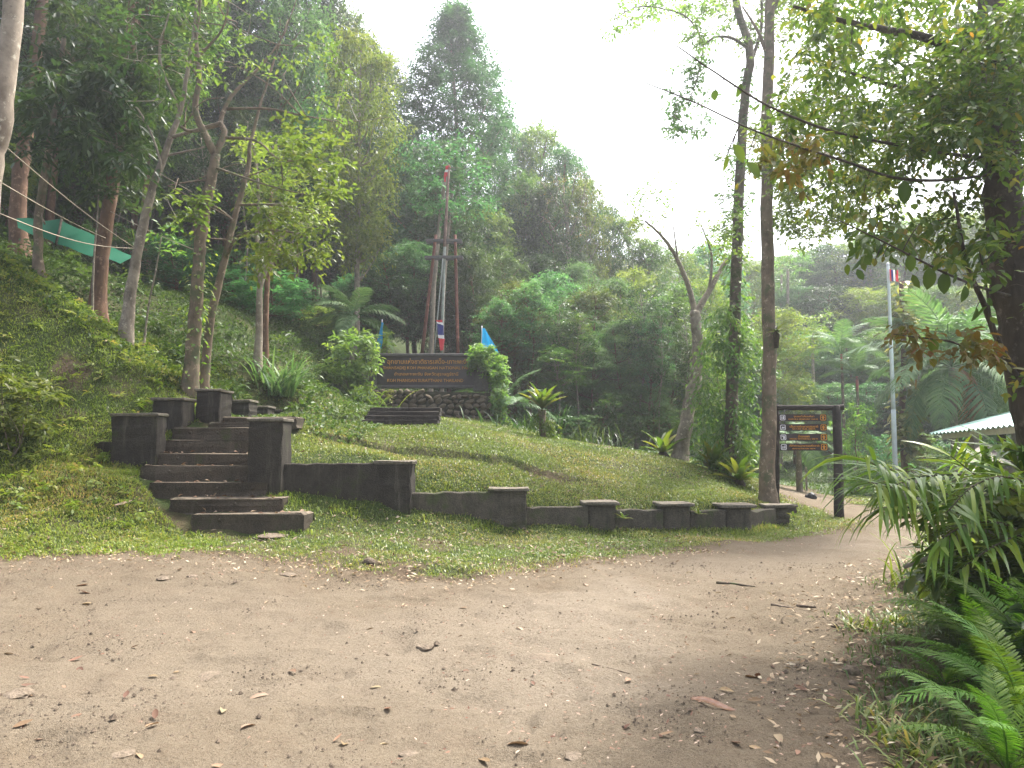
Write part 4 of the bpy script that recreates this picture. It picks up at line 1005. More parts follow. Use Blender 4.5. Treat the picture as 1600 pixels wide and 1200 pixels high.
# T6: the forked tree
T = Tree('forked_tree', 'twisted forked tree with vine leaves on its trunk, just left of the stair top', bark='bark_tan', seed=6)
T.limb(rooted([(293, 598, 16.2), (303, 520, 16.2), (307, 470, 16.2), (312, 390, 16.2), (322, 320, 16.2), (333, 265, 16.2), (337, 240, 16.2)]), .15, .095, 12, world=True)
T.limb([(337, 242, 16.2), (318, 205, 16.1), (305, 170, 16), (312, 120, 16), (306, 60, 15.9), (312, 0, 15.8), (300, -80, 15.6), (290, -190, 15.4)], .085, .012, 9)
T.limb([(337, 242, 16.2), (350, 208, 16.3), (345, 188, 16.4), (362, 150, 16.6), (400, 110, 16.8), (440, 60, 17), (470, -20, 17.2)], .075, .008, 9)
T.limb([(345, 195, 16.4), (300, 205, 16.2), (282, 198, 16.1)], .04, .03, 7)
T.limb([(330, 280, 16.2), (290, 285, 15.9), (262, 290, 15.7)], .022, .01, 6); T.limb([(336, 262, 16.2), (375, 275, 15.8), (420, 290, 15.5), (480, 305, 15.2)], .03, .01, 7)
T.limb([(350, 215, 16.3), (400, 220, 16), (440, 250, 15.6), (500, 245, 15.2)], .035, .01, 7); T.limb([(355, 170, 16.5), (420, 170, 16.4), (470, 180, 16), (520, 190, 15.8)], .035, .01, 7)
T.limb([(310, 120, 16), (270, 70, 15.7), (240, 60, 15.5)], .03, .01, 6); T.limb([(309, 90, 16), (350, 40, 15.8), (360, -30, 15.5)], .035, .012, 6)
for _ in range(26):
    P_ = T.limbs[int(T.rng.integers(1, 10))][0]; q = P_[int(T.rng.integers(len(P_) // 3, len(P_)))]; e = q + T.rng.normal(size=3) * (.9, .6, .6) + (.15, 0, .25); m_ = (q + e) / 2 + T.rng.normal(size=3) * .15
    T.limb([q, m_, e], .016, .005, 5, k=4, world=True)
T.foliage(region(T.rng, [(230, 40), (320, -60), (480, 0), (560, 120), (530, 200), (470, 140), (350, 150), (260, 140)], 40, 14.5, 18.5), 'mid', tw=4, k=6, lt=.42, L=.13, W=.06, big=True, up=.1)
T.foliage(region(T.rng, [(420, 190), (510, 200), (550, 260), (520, 320), (470, 270)], 30, 14, 16.5), 'bright', tw=5, k=7, lt=.4, L=.15, W=.075, big=True)
T.vine(0, 0, .75, 260, .11, 'light'); T.finish(.011, 'palewood')
# T7 with the bright lower foliage
T = Tree('slim_tree', 'slender bare-stemmed tree right of the forked tree, bright green leaf sprays', bark='bark_tan', seed=7)
T.limb(rooted([(315, 600, 16.8), (328, 510, 16.8), (350, 410, 16.8), (368, 335, 16.8), (388, 260, 16.8), (392, 220, 16.8), (420, 120, 17), (450, 30, 17.2)]), .10, .012, 10, world=True)
T.limb([(352, 405, 16.8), (372, 370, 16.4), (420, 360, 16), (470, 365, 15.6)], .045, .015, 7); T.limb([(366, 345, 16.8), (330, 320, 16.4), (280, 310, 16)], .03, .01, 6); T.limb([(372, 320, 16.8), (430, 320, 16.2), (490, 330, 15.6)], .03, .01, 6); T.limb([(360, 375, 16.8), (320, 372, 16.5)], .03, .01, 6)
T.foliage(region(T.rng, [(390, 330), (470, 310), (530, 350), (525, 395), (470, 430), (410, 425), (380, 390)], 40, 14.3, 17.2), 'bright', tw=5, k=7, lt=.40, L=.13, W=.066, big=True, up=.05, droop=.35)
T.foliage(region(T.rng, [(255, 300), (330, 310), (330, 345), (265, 340)], 12, 15.5, 17), 'light', tw=4, k=6, lt=.4, L=.15, W=.075, big=True); T.finish(.011, 'palewood')
# T8 double stem
T = Tree('slim_tree', 'pale slender stem at the far side of the slope beside the arching grass clump', bark='bark_pale', seed=8)
T.limb(rooted([(401, 572, 20), (405, 500, 20), (408, 440, 20), (432, 390, 20), (450, 350, 20)]), .10, .045, 10, world=True); T.limb([(406, 450, 20), (402, 390, 20.2), (404, 300, 20.4), (395, 220, 20.5)], .06, .03, 8)
T.foliage(region(T.rng, [(370, 200), (470, 250), (520, 340), (440, 370), (390, 330)], 40, 18.5, 21.5), 'light', tw=4, k=7, lt=.5, L=.16, W=.075, big=True); T.finish(.013, 'palewood')
T = Tree('slim_tree', 'straight brown stem right behind the pale slender stem', bark='bark_brown', seed=9)
T.limb(rooted([(413, 535, 21.5), (416, 470, 21.5), (421, 400, 21.6), (424, 300, 21.8)]), .085, .05, 10, world=True)
T.foliage(region(T.rng, [(370, 220), (480, 220), (470, 330), (400, 330)], 26, 20, 23.5), 'mid', tw=5, k=8, lt=.6, L=.17, W=.075); T.finish()
T = Tree('sapling', 'thin pale sapling leaning between the grey leaning trunk and the forked tree', bark='bark_grey', seed=10)
T.limb(rooted([(218, 545, 17.5), (232, 480, 17.5), (244, 420, 17.4), (252, 370, 17.4)]), .025, .012, 7, world=True)
T.foliage(region(T.rng, [(235, 350), (280, 350), (270, 400), (240, 400)], 6, 17, 18), 'mid', tw=3, k=6, lt=.4, L=.15, W=.07, big=True); T.finish()
T = Tree('sapling', 'thin dark sapling between the thick brown trunk and the grey leaning trunk', bark='bark_grey', seed=11)
T.limb(rooted([(138, 470, 18.6), (146, 420, 18.6), (152, 340, 18.7), (156, 260, 18.8)]), .03, .015, 7, world=True)
T.foliage(region(T.rng, [(120, 240), (190, 240), (180, 300), (130, 300)], 8, 18, 19.5), 'mid', tw=3, k=6, lt=.4, L=.16, W=.07, big=True); T.finish()

# right of the mound
T = Tree('broadleaf_tree', 'bent grey tree forking into bare branches beside the mound', bark='bark_grey', seed=20)
T.limb(rooted([(1058, 735, 22), (1066, 690, 22), (1078, 630, 22), (1090, 570, 22), (1088, 510, 22), (1086, 488, 22)]), .20, .14, 12, world=True)
T.limb([(1086, 492, 22), (1078, 455, 22), (1058, 405, 21.8), (1035, 370, 21.6), (1008, 345, 21.4)], .09, .025, 8); T.limb([(1087, 490, 22), (1108, 455, 22.2), (1130, 415, 22.4), (1148, 395, 22.5)], .10, .05, 8)
T.limb([(1108, 455, 22.2), (1112, 400, 22.2), (1095, 350, 22)], .05, .015, 7); T.limb([(1060, 410, 21.8), (1050, 340, 21.6)], .03, .01, 6)
T.foliage(region(T.rng, [(960, 330), (1010, 270), (1060, 290), (1050, 340), (1000, 360)], 20, 20, 23), 'light', tw=4, k=5, lt=.4, L=.13, W=.055, big=True)
T.foliage(region(T.rng, [(1080, 330), (1150, 340), (1160, 390), (1100, 400)], 22, 21, 24), 'light', tw=4, k=6, lt=.45, L=.14, W=.06, big=True); T.finish(.011, 'palewood')

T = Tree('vine_covered_tree', 'tall trunk wrapped in climbers, left of the two tall trunks by the trail sign', bark='bark_mossy', seed=21)
T.limb(rooted([(1138, 760, 20), (1143, 640, 20), (1148, 500, 20), (1152, 380, 20), (1157, 260, 20), (1164, 150, 20), (1172, 80, 20), (1150, 0, 20.2), (1140, -140, 20.5)]), .165, .09, 12, world=True)
T.limb([(1172, 78, 20), (1145, 60, 19.6), (1118, 58, 19.2), (1100, 70, 19)], .05, .02, 7); T.limb([(1168, 110, 20), (1190, 40, 20.3), (1185, -60, 20.5)], .06, .03, 7)
T.limb([(1100, 70, 19), (1085, 40, 18.8), (1060, 20, 18.6), (1000, 10, 18.4), (960, 30, 18.2)], .025, .01, 6); T.limb([(1100, 70, 19), (1090, 120, 18.8), (1075, 165, 18.6)], .022, .01, 6)
for poly, n in (([(1045, 160), (1060, 95), (1105, 90), (1110, 140), (1100, 215), (1040, 210)], 36), ([(1055, 0), (1120, -30), (1135, 60), (1085, 110)], 34), ([(950, 60), (965, 0), (1040, -20), (1060, 20), (1000, 40)], 26), ([(1110, 0), (1200, -40), (1260, 40), (1190, 90), (1130, 60)], 34), ([(1120, 230), (1180, 230), (1170, 320), (1125, 320)], 16), ([(1130, 330), (1165, 330), (1165, 420), (1110, 400)], 14)):
    T.foliage(region(T.rng, poly, n, 18, 21.5), 'mid', tw=4, k=8, lt=.34, L=.125, W=.06)
T.vine(0, 0.02, .72, 520, .12, 'mid', 1.15); T.vine(0, 0.0, .36, 420, .16, 'mid', 1.7); T.finish(.012)

T = Tree('tall_tree', 'tall straight trunk carrying a yellow fern tuft, right beside the trail sign', bark='bark_tan', seed=22)
T.limb(rooted([(1199, 795, 16.9), (1199, 760, 16.9), (1201, 650, 16.9), (1202, 520, 16.9), (1199, 400, 16.9), (1198, 250, 16.9), (1200, 120, 16.9), (1203, 0, 16.9), (1206, -180, 17)]), .168, .10, 14, .05, world=True)
T.limb([(1200, 90, 16.9), (1185, 50, 17), (1160, 10, 17.2)], .05, .02, 7); T.limb([(1203, 20, 16.9), (1240, -30, 16.7), (1300, -60, 16.4)], .06, .02, 7); T.limb([(1199, 300, 16.9), (1220, 260, 16.7), (1250, 240, 16.5)], .03, .01, 6)
for poly, n, m in (([(1210, -40), (1360, -60), (1440, 60), (1400, 260), (1240, 200), (1215, 80)], 190, 'light'), ([(1165, 200), (1230, 150), (1340, 190), (1400, 280), (1300, 340), (1190, 300)], 130, 'light'), ([(1210, 270), (1400, 270), (1430, 330), (1300, 370), (1240, 390), (1205, 340)], 100, 'light')):
    T.foliage(region(T.rng, poly, n, 15, 18.5), m, tw=4, k=8, lt=.34, L=.12, W=.062)
tall = T.finish(.012)

# the near dark tree whose branches hang over the right of the frame
T = Tree('overhanging_tree', 'dark near tree at the right edge, leafy branches hanging across the sky', bark='bark_dark', seed=23)
T.limb(rooted([(1690, 900, 6.6), (1645, 720, 6.6), (1612, 580, 6.6), (1588, 470, 6.6), (1574, 380, 6.6), (1566, 260, 6.6), (1556, 120, 6.7), (1545, -60, 6.8), (1535, -260, 7)]), .24, .09, 14, .08, world=True)
B1 = T.limb([(1565, 250, 6.6), (1480, 240, 6.2), (1400, 226, 5.9), (1300, 205, 5.6), (1200, 165, 5.3), (1120, 115, 5.1), (1058, 72, 4.9)], .016, .004, 6)
B2 = T.limb([(1567, 270, 6.6), (1480, 281, 6.0), (1400, 278, 5.7), (1320, 252, 5.4), (1240, 226, 5.2), (1170, 200, 5.0), (1090, 162, 4.8), (1010, 130, 4.7)], .014, .003, 6)
B3 = T.limb([(1590, 465, 6.6), (1530, 448, 6.0), (1480, 428, 5.6), (1420, 398, 5.2), (1365, 370, 5.0), (1312, 345, 4.9)], .012, .003, 6)
B4 = T.limb([(1594, 600, 6.6), (1562, 540, 6.4), (1535, 470, 6.2), (1512, 420, 6.1), (1500, 360, 6.0), (1490, 300, 6)], .03, .01, 7)
B5 = T.limb([(1590, 590, 6.6), (1540, 560, 6.2), (1490, 535, 5.9), (1440, 528, 5.6), (1396, 522, 5.4)], .012, .003, 6)
B6 = T.limb([(1550, 520, 6.3), (1540, 440, 6.1), (1530, 390, 6.0)], .012, .005, 6)
T.limb([(1556, 110, 6.7), (1450, 60, 6.4), (1350, 40, 6.2), (1240, 10, 6.0)], .05, .012, 7); T.limb([(1545, -60, 6.8), (1430, -100, 6.5), (1320, -90, 6.2)], .05, .015, 7); T.limb([(1556, 140, 6.7), (1620, 60, 6.5), (1700, 0, 6.4)], .05, .015, 7)
T.limb([(1560, 180, 6.7), (1470, 150, 6.9), (1380, 130, 7.1), (1290, 100, 7.4)], .04, .01, 7)
for poly, n, D0, D1 in (([(1330, 255), (1560, 250), (1570, 400), (1480, 400), (1380, 350)], 46, 6.4, 8.4), ([(1440, -30), (1612, -30), (1612, 260), (1500, 230)], 120, 7.2, 9.2), ([(1220, -40), (1610, -40), (1615, 140), (1560, 200), (1440, 190), (1330, 150), (1230, 90)], 230, 5.4, 8.4), ([(1400, 130), (1610, 100), (1610, 300), (1590, 330), (1550, 240), (1400, 250)], 130, 5.4, 7.8), ([(1200, 150), (1330, 140), (1470, 210), (1450, 280), (1330, 300), (1240, 270)], 80, 5.4, 7.8), ([(1600, 320), (1640, 320), (1650, 600), (1620, 600)], 22, 5.8, 7.2), ([(1480, 20), (1612, 0), (1612, 200), (1520, 190)], 90, 5.5, 7.2)):
    T.foliage(region(T.rng, poly, n, D0, D1), 'near', tw=4, k=7, lt=.24, L=.070, W=.036, big=True, droop=.45, up=-.1, tone=.35)
T.foliage(region(T.rng, [(1180, 215), (1260, 190), (1290, 240), (1230, 270), (1180, 260)], 14, 5.1, 5.6), 'autumn', tw=3, k=5, lt=.16, L=.075, W=.042, big=True, droop=.5, up=-.2)
T.foliage(region(T.rng, [(1395, 505), (1560, 510), (1570, 560), (1400, 545)], 22, 5.4, 6.0), 'autumn', tw=3, k=4, lt=.16, L=.085, W=.05, big=True, droop=.5, up=-.2)
T.foliage(region(T.rng, [(1330, 330), (1560, 330), (1570, 440), (1440, 390), (1350, 380)], 34, 5.2, 6.4), 'near', tw=3, k=5, lt=.2, L=.09, W=.05, big=True, droop=.5, up=-.2)
near = T.finish(.004)
# large single leaves, each its own piece
def big_leaf_mesh(seed, name, mat, L=1.0, W=.5, curl=.25, nseg=6):
    r = np.random.default_rng(seed); mb = MB()
    t = np.linspace(0, 1, nseg + 1); w = W * .5 * np.sin(PI * np.clip(t * .93 + .04, 0, 1)) ** .8; w[-1] = .004; w[0] = .01
    cen = np.stack([t * L, np.zeros(nseg + 1), -curl * t ** 2 * L], 1)
    l = cen + np.stack([np.zeros(nseg + 1), w, w * .35 + r.normal(size=nseg + 1) * .01 * W], 1); rr = cen + np.stack([np.zeros(nseg + 1), -w, w * .35 + r.normal(size=nseg + 1) * .01 * W], 1)
    V = np.concatenate([l, cen, rr]); n = nseg + 1
    Q = [(i, i + 1, n + i + 1, n + i) for i in range(nseg)] + [(n + i, n + i + 1, 2 * n + i + 1, 2 * n + i) for i in range(nseg)]
    mb.add(V, Q, None, np.full(3 * n, r.random() * .55 + .1)); return mb.mesh(name, mat)
BL = [big_leaf_mesh(100 + k, 'leaf', M['near']) for k in range(4)] + [big_leaf_mesh(110, 'leaf', M['autumn'])]
rg = np.random.default_rng(50)
for (u, v, D, Lp, Wp, ang, mi) in ((1412, 282, 5.6, 48, 26, 88, 0), (1422, 398, 5.2, 34, 20, 88, 1), (1452, 418, 5.4, 44, 27, 92, 2), (1476, 425, 5.5, 44, 24, 95, 3), (1508, 446, 5.7, 34, 20, 95, 0), (1310, 82, 5.6, 34, 30, 60, 1), (1330, 68, 5.7, 36, 24, 30, 2),
                                    (1322, 122, 5.7, 24, 20, 50, 0), (1145, 225, 5.0, 44, 22, 55, 1), (1165, 262, 5.0, 40, 24, 45, 2), (1118, 140, 5.0, 22, 16, 100, 3), (1158, 130, 5.1, 30, 12, 105, 0), (1125, 268, 5.0, 34, 10, 100, 1), (1345, 175, 5.8, 30, 14, 95, 2), (1335, 165, 5.8, 32, 15, 85, 3),
                                    (1480, 380, 5.9, 34, 26, 40, 4), (1500, 388, 5.9, 40, 26, 70, 0), (1455, 525, 5.6, 36, 20, 80, 1), (1526, 480, 6, 30, 17, 100, 3), (1350, 300, 5.2, 18, 11, 92, 4), (1375, 345, 5.2, 22, 12, 92, 4), (1437, 350, 5.5, 22, 13, 90, 4), (1455, 350, 5.6, 26, 14, 100, 1), (1545, 460, 6.2, 40, 14, -40, 2), (1368, 405, 5.1, 15, 9, 95, 4), (1380, 400, 5.1, 13, 9, 92, 4)):
    nd = np.concatenate(T.nodes[1:]); nu = 800 + F * nd[:, 0] / (nd[:, 1] * CP + (nd[:, 2] - CAM_H) * SP); nv = 600 - F * (-nd[:, 1] * SP + (nd[:, 2] - CAM_H) * CP) / (nd[:, 1] * CP + (nd[:, 2] - CAM_H) * SP)
    q_ = nd[np.argmin((nu - u) ** 2 + (nv - v) ** 2)]; D = q_[1]
    o = link('leaf', BL[mi]); p = at(u, v, D); p = p + (q_ - p) * max(0, 1 - .22 / max(.22, np.linalg.norm(q_ - p)))
    stalks = globals().setdefault('STALKS', MB()); tube(stalks, smooth_poly([q_, (q_ + p) / 2 + (0, 0, .015), p], 3), .0035, 4)
    o.location = p; o.scale = (Lp * px(D) * .78, Wp * px(D) * 1.6, Lp * px(D) * .78)
    o.rotation_euler = (math.radians(90 + rg.uniform(-35, 35)), math.radians(ang), 0)
    world_child(o, near)

world_child(tag(STALKS.build('leaf_stalks', M['bark_dark']), kind='stuff'), near)
# ------------------------------------------------------------------ forest: prototypes, then copies
def crown_points(rng, n, H, h0, R, shape):
    out = []
    while len(out) < n:
        z = rng.uniform(h0, 1.0)
        s = (z - h0) / (1 - h0)
        if shape == 'cone': r = R * min(1, (1 - s) / .36) ** .9 * (0.6 + .4 * min(1, s * 5))
        elif shape == 'umbrella': r = R * math.sqrt(max(0, 1 - ((s - .45) / .56) ** 2)) * (.6 + .4 * s)
        elif shape == 'column': r = R * (math.sin(PI * min(1, s * .9 + .12))) ** .6
        else: r = R * math.sqrt(max(0, 1 - ((s - .5) / .51) ** 2))
        a = rng.uniform(0, 2 * PI); q = rng.random() ** .42
        lump = .78 + .44 * vnoise(np.array([a * 1.3 + 5]), np.array([z * 7.0]), int(rng.integers(1)) + 3)[0]
        out.append((math.cos(a) * r * q * lump, math.sin(a) * r * q * lump, z * H))
    return np.array(out)
def forest_proto(name, cat, seed, H, h0, R, shape, ncl, mat, bark, r0, **kw):
    rng = np.random.default_rng(seed)
    t = thing(name, None, cat)
    mb = MB(); P = smooth_poly([(0, 0, -.4), (rng.normal() * .15, rng.normal() * .15, H * .3), (rng.normal() * .25, rng.normal() * .25, H * .6), (rng.normal() * .2, rng.normal() * .2, H * .95)], 5)
    tube(mb, P, np.linspace(r0, r0 * .2, len(P)), 9, wob=.1, rng=rng)
    C = crown_points(rng, ncl, H, h0, R, shape)
    for c in C[:: max(1, ncl // 34)]:
        zz = max(H * h0 * .8, c[2] - .55 * math.hypot(c[0], c[1]) - .3); i = np.argmin(abs(P[:, 2] - zz)); q = P[i]
        mid = (q + c) / 2 + (0, 0, -.1 * np.linalg.norm(c - q)) + rng.normal(size=3) * .12
        S_ = smooth_poly([q, mid, c], 3); tube(mb, S_, np.linspace(r0 * .3, r0 * .06, len(S_)), 5, cap=False)
    mb.build('trunk', M[bark], t)
    mc = MB(); sprays(mc, rng, C, **kw); mc.build('crown', M[mat], t)
    t['H'] = H; t['R'] = R
    return t
PROTO = {
    'broad': [forest_proto('broadleaf_tree', 'tree', 201 + k, 14, .30, 3.6, 'ball', 300, m, 'bark_brown', .22, tw=8, k=10, lt=.95, L=.235, W=.105, droop=.35) for k, m in enumerate(('dark', 'cool', 'mid'))],
    'cone': [forest_proto('conical_tree', 'tree', 211, 26, .18, 4.3, 'cone', 760, 'cool', 'bark_grey', .32, tw=8, k=10, lt=1.1, L=.26, W=.115, droop=.3)],
    'light': [forest_proto('light_green_tree', 'tree', 221 + k, 13, .30, 3.4, 'umbrella', 230, 'light', 'bark_grey', .2, tw=6, k=10, lt=.95, L=.23, W=.10, droop=.3) for k in range(2)],
    'feather': [forest_proto('feathery_tree', 'tree', 231 + k, 9, .14, 2.3, 'column', 190, m, 'bark_brown', .12, tw=8, k=14, lt=.85, L=.15, W=.04, flat=.16, up=.02, droop=.3) for k, m in enumerate(('bright', 'feathery'))],
    'slim': [forest_proto('slim_tree', 'tree', 241 + k, 11, .52, 1.5, 'ball', 60, m, b, .085, tw=6, k=9, lt=.75, L=.20, W=.08) for k, (m, b) in enumerate((('dark', 'bark_grey'), ('cool', 'bark_brown'), ('mid', 'bark_pale')))],
    'bush': [forest_proto('bush', 'bush', 251 + k, 3, .04, 1.6, 'ball', 70, m, 'bark_brown', .05, tw=6, k=9, lt=.5, L=.16, W=.075, up=.3) for k, m in enumerate(('mid', 'cool'))],
}
TONE = {'feathery': 'feathery light green', 'dark': 'dark green', 'cool': 'blue-green', 'mid': 'mid-green', 'light': 'yellow-green', 'bright': 'bright green'}
def where(marks, u):
    for lim, txt in marks:
        if u < lim: return txt
    return marks[-1][1]
used_proto = set()
def plant(kind, var, u, vtop, D, wpx, label, group, seed=0, dz=0.0):
    src = PROTO[kind][var % len(PROTO[kind])]
    o = src if src.name not in used_proto else copy_tree(src)
    used_proto.add(src.name)
    x = (u - 800.0) / F * D; g = z1(x, D); top = at(u, vtop, D)[2]
    h = max(1.2, top - g); rw = wpx * px(D) / 2
    sz = h / src['H']; sx = rw / src['R'] * 1.05
    o.location = (x, D, g + dz); o.scale = (sx, sx, sz); o.rotation_euler = (0, 0, (seed * 2.399 + u * .37) % (2 * PI))
    if callable(label):
        label = label(TONE.get(src.children[1].data.materials[0].name.split('_')[0], 'green'), u, vtop)
    tag(o, label, 'bush' if kind == 'bush' else 'tree', group)
    return o

# single trees one can point to
plant('cone', 0, 708, 14, 42, 196, 'tall dark conical tree rising highest behind the flag mast', None)
plant('light', 0, 556, 62, 30, 175, 'yellow-green bushy-crowned tree left of the tall conical tree', None)
plant('feather', 0, 806, 440, 32, 118, 'feathery light green layered tree right of the park sign', None)
plant('light', 1, 1216, 488, 40, 130, 'bright lime green round tree behind the tall trunk with the fern tuft', None)
plant('light', 0, 995, 425, 37, 100, 'pale yellowish tree between the mound and the bent grey tree', None)
plant('bush', 0, 1338, 636, 26, 78, 'dense green bush just right of the trail sign post', None)

GL = 'tall trees on the dark forest slope at the left'
LM_ = [(-80, 'beyond the pale trunk at the left edge'), (10, 'behind the pale trunk at the left edge'), (70, 'above the left end of the green net'), (130, 'above the middle of the green net'), (190, 'behind the thick brown trunk'), (240, 'behind the grey leaning trunk'), (300, 'left of the forked tree'), (345, 'behind the forked tree'), (385, 'right of the forked tree'), (425, 'behind the pale slender stem'), (465, 'behind the bright green sprays'), (500, 'above the grey-green feather palm'), (535, 'left of the yellow-green tree'), (575, 'behind the yellow-green tree'), (610, 'right of the yellow-green tree'), (999, 'between the yellow-green and the conical tree')]
LL = lambda tone, u, v: '%s forest tree %s, %s' % (tone, where(LM_, u), 'crown out of frame' if v < -100 else 'crown cut by the photo top' if v < 0 else 'top on the skyline' if u > 500 and v < 130 else 'upper rank' if v < 170 else 'middle rank' if v < 285 else 'low rank')
rg = np.random.default_rng(60)
for k, (u, v, D, w) in enumerate([(-130, -220, 25, 260), (-40, -150, 30, 240), (60, -190, 27, 230), (140, -120, 32, 220), (215, -170, 28, 210), (290, -90, 31, 210), (360, -130, 35, 200), (420, -60, 33, 180), (470, -25, 37, 160), (515, 15, 40, 140), (560, 70, 44, 130), (598, 108, 48, 120),
                                   (20, 90, 30, 200), (110, 60, 34, 220), (200, 90, 30, 190), (280, 120, 36, 190), (350, 110, 32, 180), (430, 140, 38, 170), (490, 150, 36, 150), (-60, 200, 24, 180), (60, 240, 36, 190), (160, 230, 38, 190), (250, 240, 40, 180), (330, 230, 42, 180), (400, 260, 38, 160), (460, 280, 42, 160), (525, 270, 40, 150), (580, 240, 46, 140), (625, 215, 52, 130),
                                   (20, 320, 40, 190), (120, 300, 44, 190), (220, 320, 46, 190), (320, 340, 48, 180), (400, 350, 46, 170), (470, 370, 44, 140), (540, 370, 48, 150)]):
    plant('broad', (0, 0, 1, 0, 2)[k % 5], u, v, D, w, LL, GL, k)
GB = 'dense trees directly behind the park sign and mast'
LMB = [(580, 'left of the park sign'), (620, 'behind the left blue flag'), (655, 'behind the left post of the mast'), (695, 'behind the middle of the mast'), (720, 'behind the right post of the mast'), (745, 'behind the ivy end of the park sign'), (770, 'behind the right blue flag'), (999, 'between the right blue flag and the feathery tree')]
LB = lambda tone, u, v: '%s tree %s, %s in the dense wood' % (tone, where(LMB, u), 'higher' if v < 350 else 'lower')
for k, (u, v, D, w) in enumerate([(600, 290, 40, 140), (650, 300, 38, 140), (700, 320, 36, 130), (750, 330, 40, 140), (790, 330, 44, 130), (640, 380, 34, 110), (735, 390, 34, 110), (780, 400, 37, 100), (600, 400, 33, 110), (560, 430, 34, 100), (690, 420, 34, 100)]):
    plant('broad', (0, 1, 0, 2)[k % 4], u, v, D, w, LB, GB, k)
GR = 'trees stepping down the skyline right of the tall conical tree'
LMR = [(795, 'touching the right side of the conical tree'), (830, 'just under the first skyline tree'), (850, 'second right of the conical tree'), (870, 'below the bleached bare tree on its left'), (900, 'behind the bleached bare tree'), (930, 'right of the bleached bare tree'), (960, 'half way down the skyline slope'), (1000, 'above the pale yellowish tree'), (1040, 'left of the bare forked branches'), (1090, 'behind the bare forked branches'), (1130, 'between bare branches and climber trunk'), (1999, 'between the two tall trunks')]
LR = lambda tone, u, v: '%s skyline tree %s' % (tone, where(LMR, u))
for k, (u, v, D, w, kd, va) in enumerate([(788, 190, 47, 110, 'broad', 1), (838, 200, 48, 120, 'broad', 2), (885, 235, 46, 110, 'broad', 1), (915, 285, 44, 100, 'light', 1), (945, 325, 46, 100, 'broad', 2), (985, 345, 47, 95, 'light', 0), (1020, 380, 46, 95, 'broad', 2), (1065, 395, 50, 110, 'light', 1), (1110, 385, 54, 110, 'broad', 1), (1160, 400, 60, 110, 'light', 0), (860, 290, 42, 110, 'broad', 0), (820, 280, 43, 110, 'broad', 2)]):
    plant(kd, va, u, v, D, w, LR, GR, k)
GM = 'mid-height trees right of the feathery tree behind the mound'
LMM = [(800, 'left of the feathery layered tree'), (842, 'behind the fern on its stump'), (850, 'above the fern on its stump'), (870, 'right of the feathery layered tree'), (890, 'low behind the mound crest'), (915, 'above the long grass clump, taller one'), (935, 'above the long grass clump'), (967, 'right of the long grass clump'), (1000, 'left of the pale yellowish tree'), (1025, 'under the pale yellowish tree'), (1040, 'right of the pale yellowish tree'), (1070, 'behind the stem of the bent grey tree'), (1097, 'right of the bent grey stem'), (1110, 'behind the right branch of the bent grey tree'), (1999, 'behind the climber-covered trunk')]
LM = lambda tone, u, v: '%s mid-height tree %s, %s' % (tone, where(LMM, u), 'higher' if v < 465 else 'lower')
for k, (u, v, D, w, kd, va) in enumerate([(765, 435, 36, 90, 'feather', 1), (860, 430, 35, 120, 'broad', 1), (905, 410, 39, 120, 'feather', 1), (925, 455, 34, 120, 'broad', 2), (965, 435, 36, 120, 'feather', 1), (970, 500, 32, 110, 'feather', 1), (1030, 465, 34, 110, 'feather', 1), (1050, 510, 33, 110, 'feather', 1), (1100, 440, 42, 130, 'light', 1), (880, 500, 32, 110, 'feather', 1), (1015, 540, 31, 100, 'feather', 1), (925, 540, 31, 100, 'feather', 1), (1095, 520, 33, 110, 'light', 0), (1130, 500, 38, 100, 'broad', 0), (840, 530, 31, 80, 'feather', 1), (845, 400, 39, 110, 'broad', 0)]):
    plant(kd, va, u, v, D, w, LM, GM, k)
GS = 'slim saplings in the shady thicket behind the mound'
LS = 'slim straight sapling in the shady thicket behind the mound'
for k in range(46):
    u = rg.uniform(775, 1075); D = rg.uniform(29, 40)
    plant('slim', int(rg.integers(3)), u, rg.uniform(440, 545), D, rg.uniform(50, 80), LS, GS, k)
for k in range(30):
    u = rg.uniform(-20, 580); D = rg.uniform(27, 42)
    plant('slim', int(rg.integers(3)), u, rg.uniform(120, 330), D, rg.uniform(55, 90), 'slim dark tree deep inside the left forest', 'slim trees deep inside the left forest', k)
GF = 'trees on the far hillside at the right'
LMF = [(1200, 'between the two tall trunks'), (1235, 'right of the fern-tufted trunk'), (1275, 'above the trail sign beam'), (1320, 'above the red-stemmed palms'), (1375, 'left of the flagpole'), (1415, 'behind the flagpole'), (1455, 'right of the flagpole'), (1500, 'above the drooping palm clump'), (1560, 'between the drooping palms'), (1620, 'behind the near dark trunk'), (1999, 'beyond the right edge of the photo')]
LF = lambda tone, u, v: '%s far hillside tree %s, %s' % (tone, where(LMF, u), 'on the ridge' if v < 425 else 'upper slope' if v < 500 else 'lower slope' if v < 560 else 'at the hill foot')
